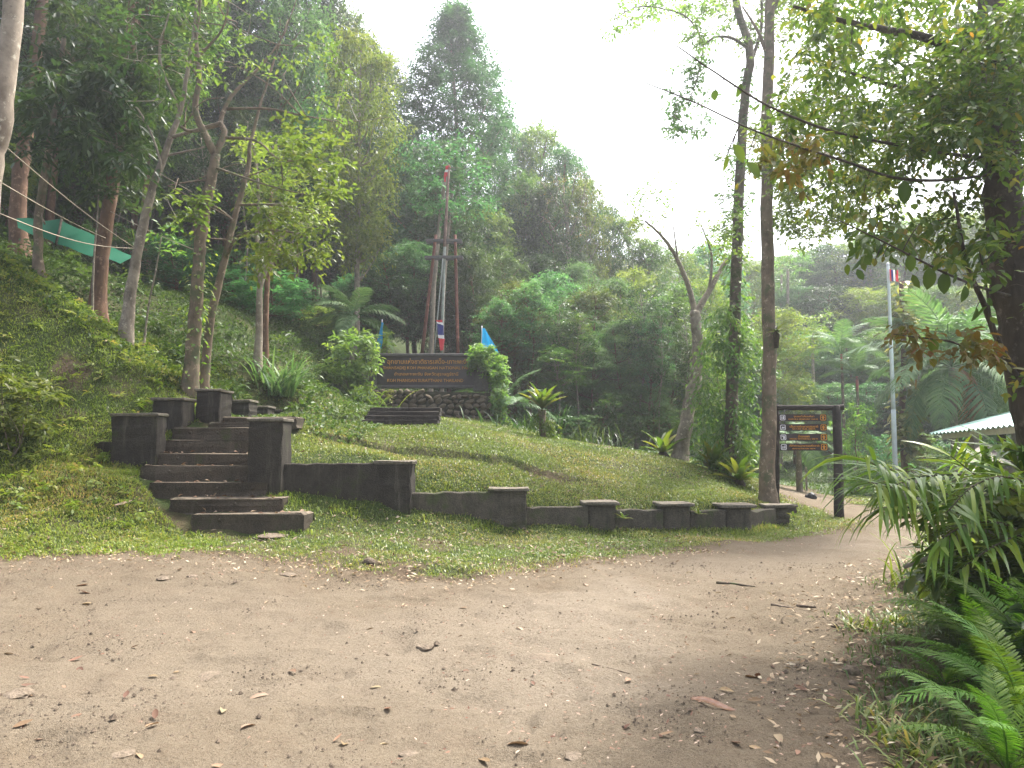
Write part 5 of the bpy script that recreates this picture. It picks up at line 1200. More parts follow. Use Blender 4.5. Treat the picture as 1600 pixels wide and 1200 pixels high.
for k, (u, v, D, w, kd, va) in enumerate([(1180, 420, 74, 90, 'broad', 1), (1225, 405, 80, 100, 'light', 1), (1262, 395, 72, 110, 'broad', 2), (1310, 384, 68, 130, 'broad', 1), (1365, 372, 66, 140, 'light', 1), (1420, 350, 64, 150, 'broad', 2), (1480, 335, 62, 160, 'light', 0), (1545, 335, 60, 160, 'broad', 2), (1610, 370, 60, 160, 'broad', 1), (1670, 360, 58, 160, 'broad', 1),
                                        (1250, 450, 60, 110, 'broad', 1), (1300, 450, 58, 120, 'broad', 0), (1350, 455, 56, 120, 'light', 0), (1410, 450, 54, 130, 'light', 1), (1470, 450, 52, 130, 'broad', 2), (1535, 450, 50, 140, 'light', 0), (1600, 450, 50, 140, 'broad', 2),
                                        (1270, 520, 50, 110, 'broad', 2), (1330, 530, 48, 110, 'broad', 1), (1385, 520, 47, 110, 'broad', 2), (1440, 530, 46, 120, 'light', 1), (1520, 520, 45, 130, 'broad', 1), (1590, 520, 45, 130, 'broad', 0), (1660, 500, 45, 140, 'light', 0),
                                        (1240, 590, 42, 90, 'broad', 2), (1300, 600, 43, 100, 'broad', 1), (1360, 600, 42, 100, 'broad', 1), (1430, 600, 41, 110, 'broad', 0), (1510, 600, 40, 120, 'broad', 1), (1590, 600, 40, 120, 'light', 0), (1170, 520, 44, 100, 'broad', 2), (1190, 600, 40, 80, 'broad', 1)]):
    plant(kd, va, u, v, D, w, LF, GF, k)
LU = 'low undergrowth bush in the shade of the forest edge'
for k in range(46):
    s = rg.random()
    if s < .45: u, D, h = rg.uniform(-30, 560), rg.uniform(26, 38), rg.uniform(1.2, 2.6)
    elif s < .7: u, D, h = rg.uniform(840, 1080), rg.uniform(28, 38), rg.uniform(1.0, 2.2)
    else: u, D, h = rg.uniform(1230, 1620), rg.uniform(34, 44), rg.uniform(1.2, 2.6)
    g = ground(u, D); v = 700 - (g[2] + h - CAM_H) / D * F
    mk_ = LM_ if s < .45 else LMM if s < .7 else LMF
    plant('bush', k, u, v, D, rg.uniform(1.6, 3.2) / px(D), lambda tone, u_, v_: '%s %s undergrowth bush %s, %s' % ('low' if h < 1.6 else 'middling' if h < 2.1 else 'tall', tone, where(mk_, u_), 'at the wood edge' if D < 32 else 'deeper in the wood'), 'undergrowth bushes at the forest edge', k)

# bare bleached tree on the skyline and a double trunk behind the mast
T = Tree('bare_tree', 'bleached leafless tree standing in the skyline right of the conical tree', bark='bark_pale', seed=40)
T.limb(rooted([(893, 690, 42), (890, 480, 42), (888, 380, 42), (884, 330, 42), (880, 290, 42)]), .16, .05, 8, world=True)
for (a_, b_, c_) in (((888, 380), (905, 330), (915, 290)), ((886, 350), (865, 310), (850, 290)), ((885, 335), (895, 300), (898, 270)), ((888, 400), (860, 350), (840, 335)), ((889, 420), (920, 370), (930, 340)), ((884, 330), (872, 290), (868, 262))):
    T.limb([(*a_, 42), (*b_, 41.5), (*c_, 41)], .05, .012, 6)
T.foliage(region(T.rng, [(840, 270), (930, 270), (930, 380), (850, 380)], 60, 40, 43), 'autumn', tw=3, k=3, lt=.5, L=.12, W=.05); T.finish(.02, 'palewood')
for lab, pts, r, D in (('pale ringed trunk close behind the left post of the mast', [(671, 560), (676, 480), (682, 400), (690, 320), (697, 270)], .10, 30), ('grey trunk close behind the middle of the mast', [(690, 560), (692, 480), (697, 400), (704, 320), (708, 290)], .08, 31)):
    T = Tree('slim_tree', lab, bark='bark_grey', seed=int(D)); T.limb(rooted([(u, v, D) for u, v in pts]), r, r * .7, 9, world=True)
    T.foliage(region(T.rng, [(640, 220), (760, 220), (750, 330), (650, 330)], 40, D - 1, D + 3), 'cool', tw=6, k=9, lt=.8, L=.2, W=.09); T.finish()
for lab, u, v0, D, r in (('thin pale trunk far off between the two tall trunks', 1232, 420, 58, .16), ('second thin trunk far off, leaning, between the two tall trunks', 1222, 430, 60, .13), ('thin white stem in the far wood above the trail sign', 1272, 520, 44, .10)):
    T = Tree('slim_tree', lab, bark='bark_pale', seed=int(u)); T.limb(rooted([(u, 690, D), (u - 2, 560, D), (u - 1, v0, D)]), r, r * .6, 8, world=True)
    T.foliage(region(T.rng, [(u - 30, v0 - 30), (u + 30, v0 - 30), (u + 25, v0 + 30), (u - 25, v0 + 30)], 18, D - 1.5, D + 1.5), 'mid', tw=4, k=8, lt=.7, L=.24, W=.1); T.finish()

# ------------------------------------------------------------------ palms, ferns, canes
def frond_mesh(name, mat, L=2.0, n=34, ll=.5, lw=.03, arch=.35, droop=.5, petiole=.2, vee=.35, taper0=.5, seed=0, rach=.014, tipcurl=0.0):
    """pinnate leaf along +X, arching down in -Z"""
    r = np.random.default_rng(seed); mb = MB()
    t = np.linspace(0, 1, 12); P = np.stack([L * (t - .12 * arch * t ** 3), np.zeros(12), L * (arch * .55 * t - arch * 1.25 * t ** 2.2)], 1)
    tube(mb, P, np.linspace(rach, rach * .2, 12), 5, cap=False)
    s = np.repeat(np.linspace(petiole, .99, n), 2) + r.normal(size=2 * n) * .004
    sg = np.tile([1, -1], n)
    i = np.clip((s * 11).astype(int), 0, 10); f = (s * 11 - i)[:, None]; B0 = P[i] * (1 - f) + P[i + 1] * f; Tn = norm(P[i + 1] - P[i])
    side = np.stack([np.zeros(2 * n), sg, np.zeros(2 * n)], 1)
    ss = (s - petiole) / (1 - petiole); prof = np.minimum(1, taper0 + ss * 3) * (1 - np.clip((ss - .55) / .47, 0, 1) ** 1.6 * .85)
    nrm_ = np.cross(Tn, np.array((0, 1.0, 0))[None]); nrm_ = np.where(nrm_[:, 2:] < 0, -nrm_, nrm_)
    D_ = side + Tn * (.35 + .55 * ss[:, None]) + nrm_ * vee + r.normal(size=(2 * n, 3)) * .07
    D_ = norm(D_); Ls = ll * prof * r.uniform(.9, 1.1, 2 * n)
    W = np.broadcast_to(lw, (2 * n,)) * np.clip(prof + .2, .3, 1); S = norm(np.cross(D_, nrm_))
    z = np.array((0, 0, 1.0))
    p1 = B0 + D_ * (Ls * .4)[:, None] - z * (droop * Ls * .12)[:, None]; p2 = B0 + D_ * (Ls * .72)[:, None] - z * (droop * Ls * .42)[:, None]; p3 = B0 + D_ * (Ls * .92)[:, None] - z * (droop * Ls * .95)[:, None]
    h = (W / 2)[:, None] * S
    V = np.stack([B0 - h * .4, B0 + h * .4, p1 + h, p1 - h, p2 + h * .8, p2 - h * .8, p3], 1).reshape(-1, 3)
    k = np.arange(2 * n)[:, None] * 7
    mb.add(V, np.concatenate([k + np.array([[0, 1, 2, 3]]), k + np.array([[3, 2, 4, 5]])]), k + np.array([[5, 4, 6]]), np.repeat(r.random(2 * n) * .6 + r.random() * .4, 7))
    return mb.mesh(name, mat)
def palm(label, base, height, fronds, nf, elev=(-10, 70), lean=(0, 0), r=.1, bark='bark_grey', name='palm_tree', group=None, scale=1.0, seed=0, trunkname='trunk', cat='palm', az=None):
    rng = np.random.default_rng(seed)
    t = thing(name, label, cat, tuple(base), 0, group)
    top = np.array((lean[0], lean[1], height))
    if height > 0.05:
        mb = MB(); P = smooth_poly([(0, 0, -.2), top * .5 + (lean[0] * -.1, 0, 0), top], 6); tube(mb, P, np.linspace(r * 1.15, r * .8, len(P)), 9, wob=.08, rng=rng); mb.build(trunkname, M[bark], t)
    for k in range(nf):
        el = elev[0] + (elev[1] - elev[0]) * ((k + .5) / nf); a = k * 2.39996 + rng.uniform(-.25, .25) if az is None else az[0] + (az[1] - az[0]) * rng.random()
        o = link('frond', fronds[k % len(fronds)], t, tuple(top + (0, 0, .02)), (0, -math.radians(el), a), scale * rng.uniform(.85, 1.12))
        o.rotation_euler = (rng.uniform(-.25, .25), -math.radians(el), a)
    return t
COCO = [frond_mesh('frond', M['palm'], 2.6, 50, .64, .048, .55, .55, .18, .25, seed=s, rach=.022) for s in (1, 2, 3)]
DEADF = frond_mesh('frond', M['dead'], 2.4, 34, .5, .03, .9, .9, .18, .1, seed=7, rach=.02)
palm('grey-green feather palm rising behind the slope, left of the park sign', ground(548, 27.5), at(548, 500, 27.5)[2] - ground(548, 27.5)[2], COCO, 13, (-20, 65), r=.09, seed=1, scale=.72)
palm('small palm with arching fronds right of the park sign', ground(790, 26.3), .5, COCO, 9, (5, 75), r=.05, seed=2, scale=.62)
pp = palm('large drooping palm clump behind the pavilion roof', ground(1490, 27), at(1490, 575, 27)[2] - ground(1490, 27)[2], COCO, 26, (-55, 72), r=.13, seed=3, scale=1.25)
for a_ in (-1.35, -1.6, -1.2):
    o = link('frond', DEADF, pp, (0, 0, at(1490, 575, 27)[2] - ground(1490, 27)[2]), (0, math.radians(35), a_), .95); o['label'] = 'dead orange-brown frond'
palm('second drooping palm further right behind the pavilion', ground(1585, 29), at(1585, 560, 29)[2] - ground(1585, 29)[2], COCO, 22, (-50, 70), r=.13, seed=4, scale=1.25)
palm('low palm drooping pale fronds behind the trail sign boards', ground(1246, 21.5), at(1246, 690, 21.5)[2] - ground(1246, 21.5)[2], COCO, 12, (-35, 45), r=.08, seed=5, scale=.5)
for lab, u, v, D, sc in (('slim red-stemmed palm, taller of the pair beyond the trail sign', 1318, 555, 38, .95), ('shorter red-stemmed palm of the pair beyond the trail sign', 1341, 590, 37, .8)):
    g = ground(u, D); t = palm(lab, g, at(u, v, D)[2] - g[2], COCO, 9, (15, 70), r=.07, bark='bark_tan', seed=u, scale=sc)
    mb = MB(); hh = at(u, v, D)[2] - g[2]; tube(mb, [(0, 0, hh - .9), (0, 0, hh - .35), (0, 0, hh + .05)], [.05, .07, .05], 8); mb.build('crownshaft', M['red'], t)

# bird's-nest ferns with single strap fronds
def strap_mesh(seed, mat, L=1.0, W=.20, arch=.5):
    r = np.random.default_rng(seed); n = 9; t = np.linspace(0, 1, n); w = W * .5 * np.sin(PI * np.clip(t ** .8 * .94 + .05, 0, 1)) ** .7; w[-1] = .003
    cen = np.stack([t * L * (1 - .1 * t), np.zeros(n), -arch * .5 * t ** 2.4 * L], 1); wav = r.normal(size=n) * .012
    V = np.concatenate([cen + np.stack([0 * t, w, w * .45 + wav], 1), cen, cen + np.stack([0 * t, -w, w * .45 - wav], 1)])
    mb = MB(); mb.add(V, [(i, i + 1, n + i + 1, n + i) for i in range(n - 1)] + [(n + i, n + i + 1, 2 * n + i + 1, 2 * n + i) for i in range(n - 1)], None, np.full(3 * n, r.random())); return mb.mesh('frond', mat)
STRAP = [strap_mesh(s, M['nest'], arch=.35 + .12 * s) for s in range(4)]
def nest(label, p, size, n=16, el=(25, 75), seed=0, base=True, group=None, name='nest_fern'):
    t = thing(name, label, 'fern', tuple(p), 0, group); rng = np.random.default_rng(seed)
    if base:
        mb = MB(); tube(mb, [(0, 0, -.3), (0, 0, 0), (0, 0, .14)], np.array((.10, .16, .08)) * (size / .8), 9, wob=.3, rng=rng); mb.build('root_mass', M['nestbase'], t)
    for k in range(n):
        link('frond', STRAP[k % 4], t, (0, 0, .05), (0, -math.radians(el[0] + (el[1] - el[0]) * k / n), k * 2.39996 + rng.uniform(-.2, .2)), size * rng.uniform(.8, 1.15))
    return t
nest('yellow-green bird\'s-nest fern at the mound edge below the climber-covered trunk, upper of two', ground(1112, 19.5), .85, 26, (20, 80), seed=1)
nest('bright yellow-green bird\'s-nest fern nearest the tall trunk at the mound foot', ground(1152, 18.6), .8, 24, (15, 78), seed=2)
nest('small strap-leaved fern at the foot of the bent grey tree', ground(1035, 22.0), .9, 12, seed=3)
p = at(1213, 522, 16.7); nest('small yellow fern tuft growing high on the tall straight trunk', p, .33, 12, (-30, 60), seed=4)
# fern on a post
g = ground(847, 21.6)
t = thing('fern_on_post', 'bird\'s-nest fern crowning a short stump on the mound crest', 'fern', tuple(g)); hp = at(847, 640, 21.6)[2] - g[2]
mb = MB(); tube(mb, [(0.03, 0, -.3), (0.0, 0, hp * .5), (0, 0, hp)], [.10, .085, .11], 9, wob=.12, rng=rs); mb.build('stump', M['bark_tan'], t)
for k in range(26): link('frond', STRAP[k % 4], t, (0, 0, hp), (0, -math.radians(38 + 42 * k / 26), k * 2.39996), .85 * rs.uniform(.85, 1.1))
mb = MB(); sprays(mb, rs, np.array([(0, 0, hp - .1), (.18, -.05, hp - .3), (.2, -.1, hp - .55), (-.15, -.1, hp - .15), (.22, -.05, hp - .8), (.1, -.2, hp - .4), (-.2, .0, hp - .3), (.25, .0, hp - .65)]), tw=7, k=8, lt=.32, L=.13, W=.045, droop=.9, up=-.1); mb.build('hanging_leaves', M['nest'], t)
for lab, (u, v, D) in (('yellowish fern tuft between the fourth and fifth pillars', (974, 815, 14.2)), ('yellowish fern tuft at the right of the fifth pillar', (1092, 808, 14.5)), ('yellowish fern tuft at the last slab-topped pillar', (1240, 812, 15.6))):
    nest(lab, at(u, v, D), .2, 8, (10, 70), seed=u, base=False, name='fern_tuft')

# near ferns
FERN = [frond_mesh('frond', M['fern'], .8, 46, .125, .0125, .45, .35, .10, .14, .35, seed=s, rach=.005) for s in (1, 2, 3)]
def near_fern(label, u, v, sc, n, el, seed, az=None):
    p = hit(u, v); return palm(label, p, 0.0, FERN, n, el, scale=sc, seed=seed, name='fern_plant', cat='fern', az=az)
near_fern('upright light green sword fern in the middle of the right-hand bank', 1535, 1015, 1.0, 15, (25, 80), 1)
near_fern('sword fern with arching fronds at the lower right corner', 1600, 1140, .95, 15, (10, 75), 2)
near_fern('small dark fern leaning over the path edge by the loose stones', 1478, 1078, .6, 11, (5, 60), 3)
near_fern('broad fern on the upper right bank under the cane plant', 1490, 935, .8, 12, (15, 70), 4)
near_fern('bright fern at the bottom right edge of the photo', 1575, 1215, .75, 13, (20, 75), 5)
near_fern('tall light green fern at the right edge under the leafy sprays', 1580, 960, 1.05, 14, (35, 82), 7)
near_fern('light green fern on the right bank between the two sword ferns', 1555, 1080, .85, 13, (30, 80), 8)
near_fern('pale green fern at the right edge above the corner fern', 1620, 1075, 1.0, 13, (35, 82), 9)
near_fern('young fern at the foot of the grey concrete block', 1510, 905, .7, 11, (30, 80), 10)
near_fern('dark fern against the right edge of the photo', 1640, 1020, 1.0, 13, (15, 75), 6)

# cane plant: stems that arch over the path carrying hanging leaflets
cane = thing('cane_palm', 'dark glossy palm-like bush arching its fronds over the path at the right', 'plant', tuple(hit(1600, 905)))
def cane_frond(pts, n, ll, lw, hang, seed, r=.013, start=.15):
    rng = np.random.default_rng(seed); P = smooth_poly([at(*p) for p in pts], 8); m = len(P)
    mb = MB(); tube(mb, P, np.linspace(r, r * .35, m), 6); o = mb.build('frond', M['bark_mossy']); world_child(o, cane)
    s = np.repeat(np.linspace(start, .99, n), 2); sg = np.tile([1.0, -1.0], n); i = np.clip((s * (m - 1)).astype(int), 0, m - 2); f = (s * (m - 1) - i)[:, None]
    B0 = P[i] * (1 - f) + P[i + 1] * f; Tn = norm(P[i + 1] - P[i]); S = norm(np.cross(Tn, np.array((0, 0, 1.0)))) * sg[:, None]
    prof = np.clip(.55 + s, 0, 1.15) * rng.uniform(.75, 1.2, 2 * n)
    D0 = norm(S + Tn * .9 + np.array((0, 0, .45)) + rng.normal(size=(2 * n, 3)) * .18); L = ll * prof; W = lw * rng.uniform(.8, 1.2, 2 * n)
    Z = np.array((0, 0, 1.0)); hg = hang * rng.uniform(.1, 1.1, 2 * n)
    q = [B0]; cur = B0; d = D0
    for st in range(4):
        d = norm(d - Z * (hg * .55)[:, None]); cur = cur + d * (L / 4)[:, None]; q.append(cur)
    Sd = norm(np.cross(D0, Z) + rng.normal(size=(2 * n, 3)) * .25); hw = (W / 2)[:, None] * Sd
    V = np.stack([q[0] - hw * .3, q[0] + hw * .3, q[1] + hw, q[1] - hw, q[2] + hw, q[2] - hw, q[3] + hw * .7, q[3] - hw * .7, q[4]], 1).reshape(-1, 3)
    k = np.arange(2 * n)[:, None] * 9; mb = MB()
    mb.add(V, np.concatenate([k + np.array([c]) for c in ([0, 1, 2, 3], [3, 2, 4, 5], [5, 4, 6, 7])]), k + np.array([[7, 6, 8]]), np.repeat(rng.random(2 * n), 9))
    mb.build('leaflets', M['cane'], None); l_ = bpy.data.objects[-1] if False else None
def cane_frond2(*a_, **k_):
    before = set(o.name for o in COL.objects); cane_frond(*a_, **k_)
    new = [o for o in COL.objects if o.name not in before]
    fr = [o for o in new if o.name.startswith('frond')][0]; lf = [o for o in new if o.name.startswith('leaflets')][0]
    lf.parent = fr; lf.matrix_parent_inverse = Matrix.Identity(4)
for args in (([(1600, 880, 7.2), (1560, 800, 7.0), (1499, 765, 6.8), (1462, 748, 6.6), (1419, 736, 6.4), (1380, 732, 6.2), (1350, 716, 6.1)], 44, .46, .030, 1.0, 1), ([(1610, 880, 7.0), (1570, 810, 6.8), (1530, 785, 6.6), (1480, 772, 6.3), (1419, 762, 6.1), (1357, 754, 5.9)], 44, .44, .030, 1.1, 2),
             ([(1620, 880, 7.2), (1590, 810, 7.2), (1550, 765, 7.2), (1515, 735, 7.1), (1485, 712, 7.0)], 34, .34, .032, .45, 3), ([(1630, 880, 7.0), (1600, 800, 7.0), (1581, 769, 7.0), (1559, 742, 7.0), (1535, 716, 7.0)], 32, .32, .032, .5, 4),
             ([(1620, 890, 6.8), (1580, 820, 6.6), (1540, 798, 6.4), (1480, 795, 6.2), (1420, 793, 6.0), (1371, 793, 5.9)], 40, .38, .028, 1.0, 5), ([(1650, 880, 6.6), (1630, 800, 6.6), (1610, 750, 6.6), (1580, 720, 6.6)], 32, .36, .032, .5, 6),
             ([(1640, 890, 6.2), (1590, 830, 6.0), (1540, 815, 5.9), (1490, 830, 5.8), (1455, 860, 5.8)], 32, .32, .03, .8, 7), ([(1640, 880, 7.4), (1620, 790, 7.6), (1560, 740, 7.8), (1500, 725, 8)], 34, .36, .032, .6, 8), ([(1660, 900, 6.2), (1610, 840, 6), (1560, 850, 5.8), (1500, 890, 5.7)], 30, .34, .032, .8, 9), ([(1650, 870, 6.4), (1600, 780, 6.3), (1530, 745, 6.2), (1440, 745, 6.0), (1390, 762, 5.9)], 40, .38, .03, .9, 10), ([(1660, 860, 6.0), (1620, 770, 6.0), (1570, 745, 5.9), (1520, 760, 5.8), (1480, 800, 5.7)], 34, .36, .03, .9, 11), ([(1680, 850, 6.4), (1650, 760, 6.4), (1620, 715, 6.4), (1570, 700, 6.4)], 30, .36, .032, .5, 12)):
    cane_frond2(*args)
st = MB(); Pst = smooth_poly([at(*p) for p in ((1600, 850, 6.6), (1567, 844, 6.4), (1525, 828, 6.2), (1489, 846, 6.1), (1454, 870, 6.0), (1412, 886, 6.0))], 6); tube(st, Pst, np.linspace(.03, .016, len(Pst)), 8, wob=.1, rng=rs)
tag(st.build('dead_branch', M['bark_grey']), 'bare crooked grey branch leaning out of the right-hand bush to the ground', 'branch')

def shrub(label, centres, mat, base, stems=7, name='leafy_shrub', seed=0, cat='shrub', leafpart='foliage', **kw):
    rng = np.random.default_rng(seed); t = thing(name, label, cat, tuple(base))
    mb = MB(); C = np.asarray(centres)
    for c in C[:: max(1, len(C) // stems)]:
        P = smooth_poly([np.asarray(base) + rng.normal(size=3) * (.08, .08, 0) + (0, 0, -.1), (np.asarray(base) + c) / 2 + rng.normal(size=3) * .1, c], 4); tube(mb, P, np.linspace(.014, .005, len(P)), 5)
    world_child(mb.build('stem', M['bark_mossy']), t)
    mb = MB(); sprays(mb, rng, C, **kw); world_child(mb.build(leafpart, M[mat]), t); return t
shrub('broad-leaved green shrub filling the right bank under the cane fronds', region(rs, [(1480, 860), (1560, 790), (1680, 760), (1680, 1000), (1560, 960), (1470, 920), (1440, 890)], 85, 6.0, 7.8), 'mid', hit(1600, 960), 14, tw=4, k=6, lt=.24, L=.14, W=.062, big=True, up=.3)
shrub('light green leafy sprays mixed into the right-hand bush beside the cane fronds', region(rs, [(1450, 800), (1560, 760), (1680, 740), (1680, 930), (1560, 900), (1460, 900)], 46, 5.8, 7.0), 'bright', hit(1610, 940), 12, seed=14, tw=4, k=6, lt=.22, L=.115, W=.05, big=True, up=.5)
shrub('dark shrub in the shadow along the right edge below the broad-leaved shrub', region(rs, [(1560, 930), (1700, 900), (1700, 1180), (1600, 1120)], 50, 4.8, 6.6), 'dark', hit(1640, 1060), 9, seed=4, tw=4, k=6, lt=.22, L=.13, W=.055, big=True, up=.3)
shrub('light green compound-leaved shrub on the bank at the far left', region(rs, [(-30, 580), (60, 555), (90, 610), (75, 680), (30, 720), (-30, 710)], 46, 12.2, 13.2), 'bright', ground(25, 12.6), 8, seed=5, tw=4, k=8, lt=.28, L=.13, W=.06, big=True, up=.25)
shrub('mixed fern and leaf bush left of the park sign, over the low stone wall', np.concatenate([region(rs, [(510, 545), (550, 512), (578, 530), (584, 560), (576, 600), (578, 640), (535, 640), (500, 610)], 80, 24, 25.6)]), 'mid', ground(560, 24.8), 9, seed=6, tw=5, k=8, lt=.4, L=.2, W=.07, big=True, up=.2)
shrub('bushy plant with yellow-green leaves behind the left end of the park sign', region(rs, [(590, 535), (608, 520), (622, 548), (600, 560)], 12, 26.3, 27), 'light', ground(603, 26.6), 4, seed=7, tw=4, k=7, lt=.25, L=.13, W=.06, big=True)
ivy = shrub('round ivy mass climbing over the right end of the park sign', np.concatenate([region(rs, [(735, 553), (745, 538), (770, 540), (788, 560), (786, 590), (768, 585), (748, 575), (740, 590)], 95, 25.2, 26.3), region(rs, [(768, 575), (792, 570), (788, 660), (770, 660)], 40, 25.0, 25.8)]), 'mid', ground(775, 25.5), 5, seed=8, name='ivy', cat='ivy', tw=5, k=7, lt=.22, L=.105, W=.075, big=True, up=.1)
shrub('low creeper of yellow-green leaves running up the left of the stone plinth', np.array([at(608 + rs.normal() * 2, v, 24.95) for v in np.linspace(612, 650, 14)]), 'varieg', ground(608, 24.9), 2, seed=9, name='creeper', cat='creeper', tw=3, k=3, lt=.1, L=.1, W=.07, big=True)
shrub('tangle of brown and green creepers around the foot of the climber-covered trunk', region(rs, [(1095, 560), (1120, 480), (1160, 470), (1185, 560), (1190, 700), (1150, 740), (1095, 720)], 110, 19, 21.5), 'mid', ground(1140, 20.3), 10, seed=10, name='creeper_tangle', cat='creeper', tw=5, k=9, lt=.45, L=.16, W=.05, droop=.8, up=-.2)
# variegated climber on its own post beside the flagpole
vp = ground(1415, 28); T = Tree('climber_covered_stem', 'stem covered in large yellow-green variegated leaves right behind the flagpole', 'climber', bark='bark_brown', seed=70)
T.limb(rooted([(1412, 780, 28), (1410, 660, 28), (1412, 540, 28), (1408, 440, 28)]), .12, .08, 9, world=True); T.vine(0, .0, 1, 420, .30, 'varieg', 2.2)
T.foliage(np.concatenate([region(T.rng, [(1400, 470), (1420, 470), (1425, 540), (1398, 540)], 14, 27, 28.5), region(T.rng, [(1400, 640), (1445, 650), (1440, 715), (1405, 715)], 26, 26.8, 28.5)]), 'varieg', tw=3, k=4, lt=.3, L=.30, W=.19, big=True, droop=.6); T.finish()

# arching grass clumps (long blades)
def blade_clump(label, p, n, L, W, seed, mat, spread=.12, name='grass_clump', cat='grass clump', el=(.6, 1.3)):
    rng = np.random.default_rng(seed); t = thing(name, label, cat, tuple(p)); mb = MB()
    a = rng.uniform(0, 2 * PI, n); e = rng.uniform(*el, n); l = L * rng.uniform(.6, 1.15, n); b = np.stack([rng.normal(size=n) * spread, rng.normal(size=n) * spread, np.full(n, -.05)], 1)
    h = np.stack([np.cos(a), np.sin(a), 0 * a], 1); S = np.stack([-np.sin(a), np.cos(a), 0 * a], 1); q = [b]; cur = b; ee = e.copy()
    for k in range(5):
        cur = cur + (h * np.cos(ee)[:, None] + np.array((0, 0, 1.0)) * np.sin(ee)[:, None]) * (l / 5)[:, None]; q.append(cur); ee = ee - .12 - .34 * (k / 4) * rng.uniform(.6, 1.6, n)
    w = [W * x for x in (.5, 1, 1, .8, .5)]
    V = np.stack([x for k in range(5) for x in (q[k] - S * w[k] / 2, q[k] + S * w[k] / 2)] + [q[5]], 1).reshape(-1, 3); kk = np.arange(n)[:, None] * 11
    mb.add(V, np.concatenate([kk + np.array([[2 * k, 2 * k + 1, 2 * k + 3, 2 * k + 2]]) for k in range(4)]), kk + np.array([[8, 9, 10]]), np.repeat(rng.random(n), 11)); mb.build('blades', M[mat], t); return t
blade_clump('clump of long arching grass blades above the small stair pillars', ground(432, 20), 110, 1.7, .05, 1, 'palm', .25)
blade_clump('tuft of long grass blades below the left bush beside the park sign', ground(575, 24.4), 70, 1.3, .04, 2, 'light', .3)
blade_clump('long grass clump at the edge of the thicket behind the mound', ground(925, 26), 90, 1.3, .03, 3, 'dark', .6)
blade_clump('reedy grass clump right of the sign plinth, leading to the fern stump', ground(812, 24), 80, 1.1, .03, 4, 'dark', .7)
for k, (u, v, lab) in enumerate(((1420, 1165, 'broad-bladed grass tuft at the bottom right path edge'), (1475, 1185, 'broad-bladed grass tuft under the lower right fern'), (1375, 1130, 'small grass tuft at the path edge near the fallen leaves'), (1400, 975, 'grass tuft on the right verge beside the bend'), (1345, 985, 'low grass tuft where the right verge meets the path'), (1440, 900, 'grassy tuft at the foot of the crooked branch'), (1425, 1215, 'dark grass tuft in the very bottom right'))):
    blade_clump(lab, hit(u, v), 70, .26, .016, 80 + k, 'grass', .09, name='grass_tuft', cat='grass tuft', el=(.5, 1.4))

for k, (u, v, n_, L_, lab) in enumerate(((1500, 905, 90, .95, 'clump of narrow arching leaves at the path side of the right-hand bush'), (1560, 915, 110, 1.15, 'tall clump of narrow upright leaves in the middle of the right-hand bush'), (1620, 930, 110, 1.25, 'tallest clump of narrow leaves at the right edge of the photo'), (1450, 915, 60, .6, 'low clump of narrow leaves where the bush meets the path'))):
    blade_clump(lab, hit(u, v), n_, L_, .026, 90 + k, ('cane', 'bright')[k % 2], .22, name='narrow_leaf_clump', cat='plant', el=(.7, 1.5))
# ------------------------------------------------------------------ ground vegetation in masses
STAIR_POLY = [tuple(at(u, 700, d)[:2]) for u, d in ((296, 11.85), (480, 11.85), (445, 12.3), (415, 12.65), (392, 13.1), (395, 14.4), (466, 15.0), (466, 15.6), (330, 15.3), (262, 14.1), (236, 13.4), (212, 13.0), (225, 12.6), (258, 12.2))]
def off_stairs(x, y): return ~in_poly(x, y, STAIR_POLY)
def scatter_blades(name, label, n, xr, yr, dens, L, W, mat, seed, up=1.0, lean=.6, cat='grass', maxn=None):
    rng = np.random.default_rng(seed)
    x = rng.uniform(*xr, n); y = rng.uniform(*yr, n); keep = (rng.random(n) < dens(x, y)) & off_stairs(x, y); x, y = x[keep], y[keep]
    z = zt(x, y) - .008; m = len(x)
    a = rng.uniform(0, 2 * PI, m); ln = lean * rng.uniform(.2, 1.4, m)
    D_ = np.stack([np.cos(a) * ln, np.sin(a) * ln, np.full(m, up) * rng.uniform(.4, 1.1, m)], 1); N_ = np.stack([np.cos(a + 1.57 * 0) * -1, np.sin(a) * -1, ln + .3], 1) + rng.normal(size=(m, 3)) * .3
    s = rng.uniform(.5, 1.25, m); tone = fbm(x * .6, y * .6, 2, seed)
    mb = MB(); leaf_quads(mb, np.stack([x, y, z], 1), D_, N_, L * s, W * rng.uniform(.7, 1.2, m), np.clip(.6 * rng.random(m) + .75 * (tone - .25), 0, 1), droop=.35)
    o = mb.build(name, M[mat]); tag(o, label, cat, kind='stuff'); return o
def off_path(x, y):
    d = path_sd(x, y); return np.clip(.70 * sstep(.0, -.55, d) * (.35 + .65 * sstep(.35, .6, fbm(x * 2.6, y * 2.6, 2, 66) + sstep(0, -.9, d) * .5)) + .30 * sstep(.25, -.6, d), 0, 1)
def wallside(x, y):  # keep clear of steps and wall faces
    return np.ones_like(x)
def vis(x, y, lo=-200, hi=1760):
    u = 800 + x / np.maximum(y, .1) * F; return ((u > lo) & (u < hi)).astype(float)
scatter_blades('verge_grass', 'short carpet grass on the verge between the path and the pillars', 330000, (-8.2, 9.5), (8.2, 17.5), lambda x, y: off_path(x, y) * (1 - bare(x, y) * .93) * vis(x, y) * np.clip(14.0 / y, 0, 1) * .62, .085, .013, 'grass', 301)
scatter_blades('mound_grass', 'short carpet grass covering the mound', 240000, (-7, 9), (14.0, 27), lambda x, y: off_path(x, y) * (1 - bare(x, y) * .85) * vis(x, y) * np.where(y > 20, .5, .8) * (x > -6.2 + (y - 14) * -.05), .10, .019, 'grass', 302)
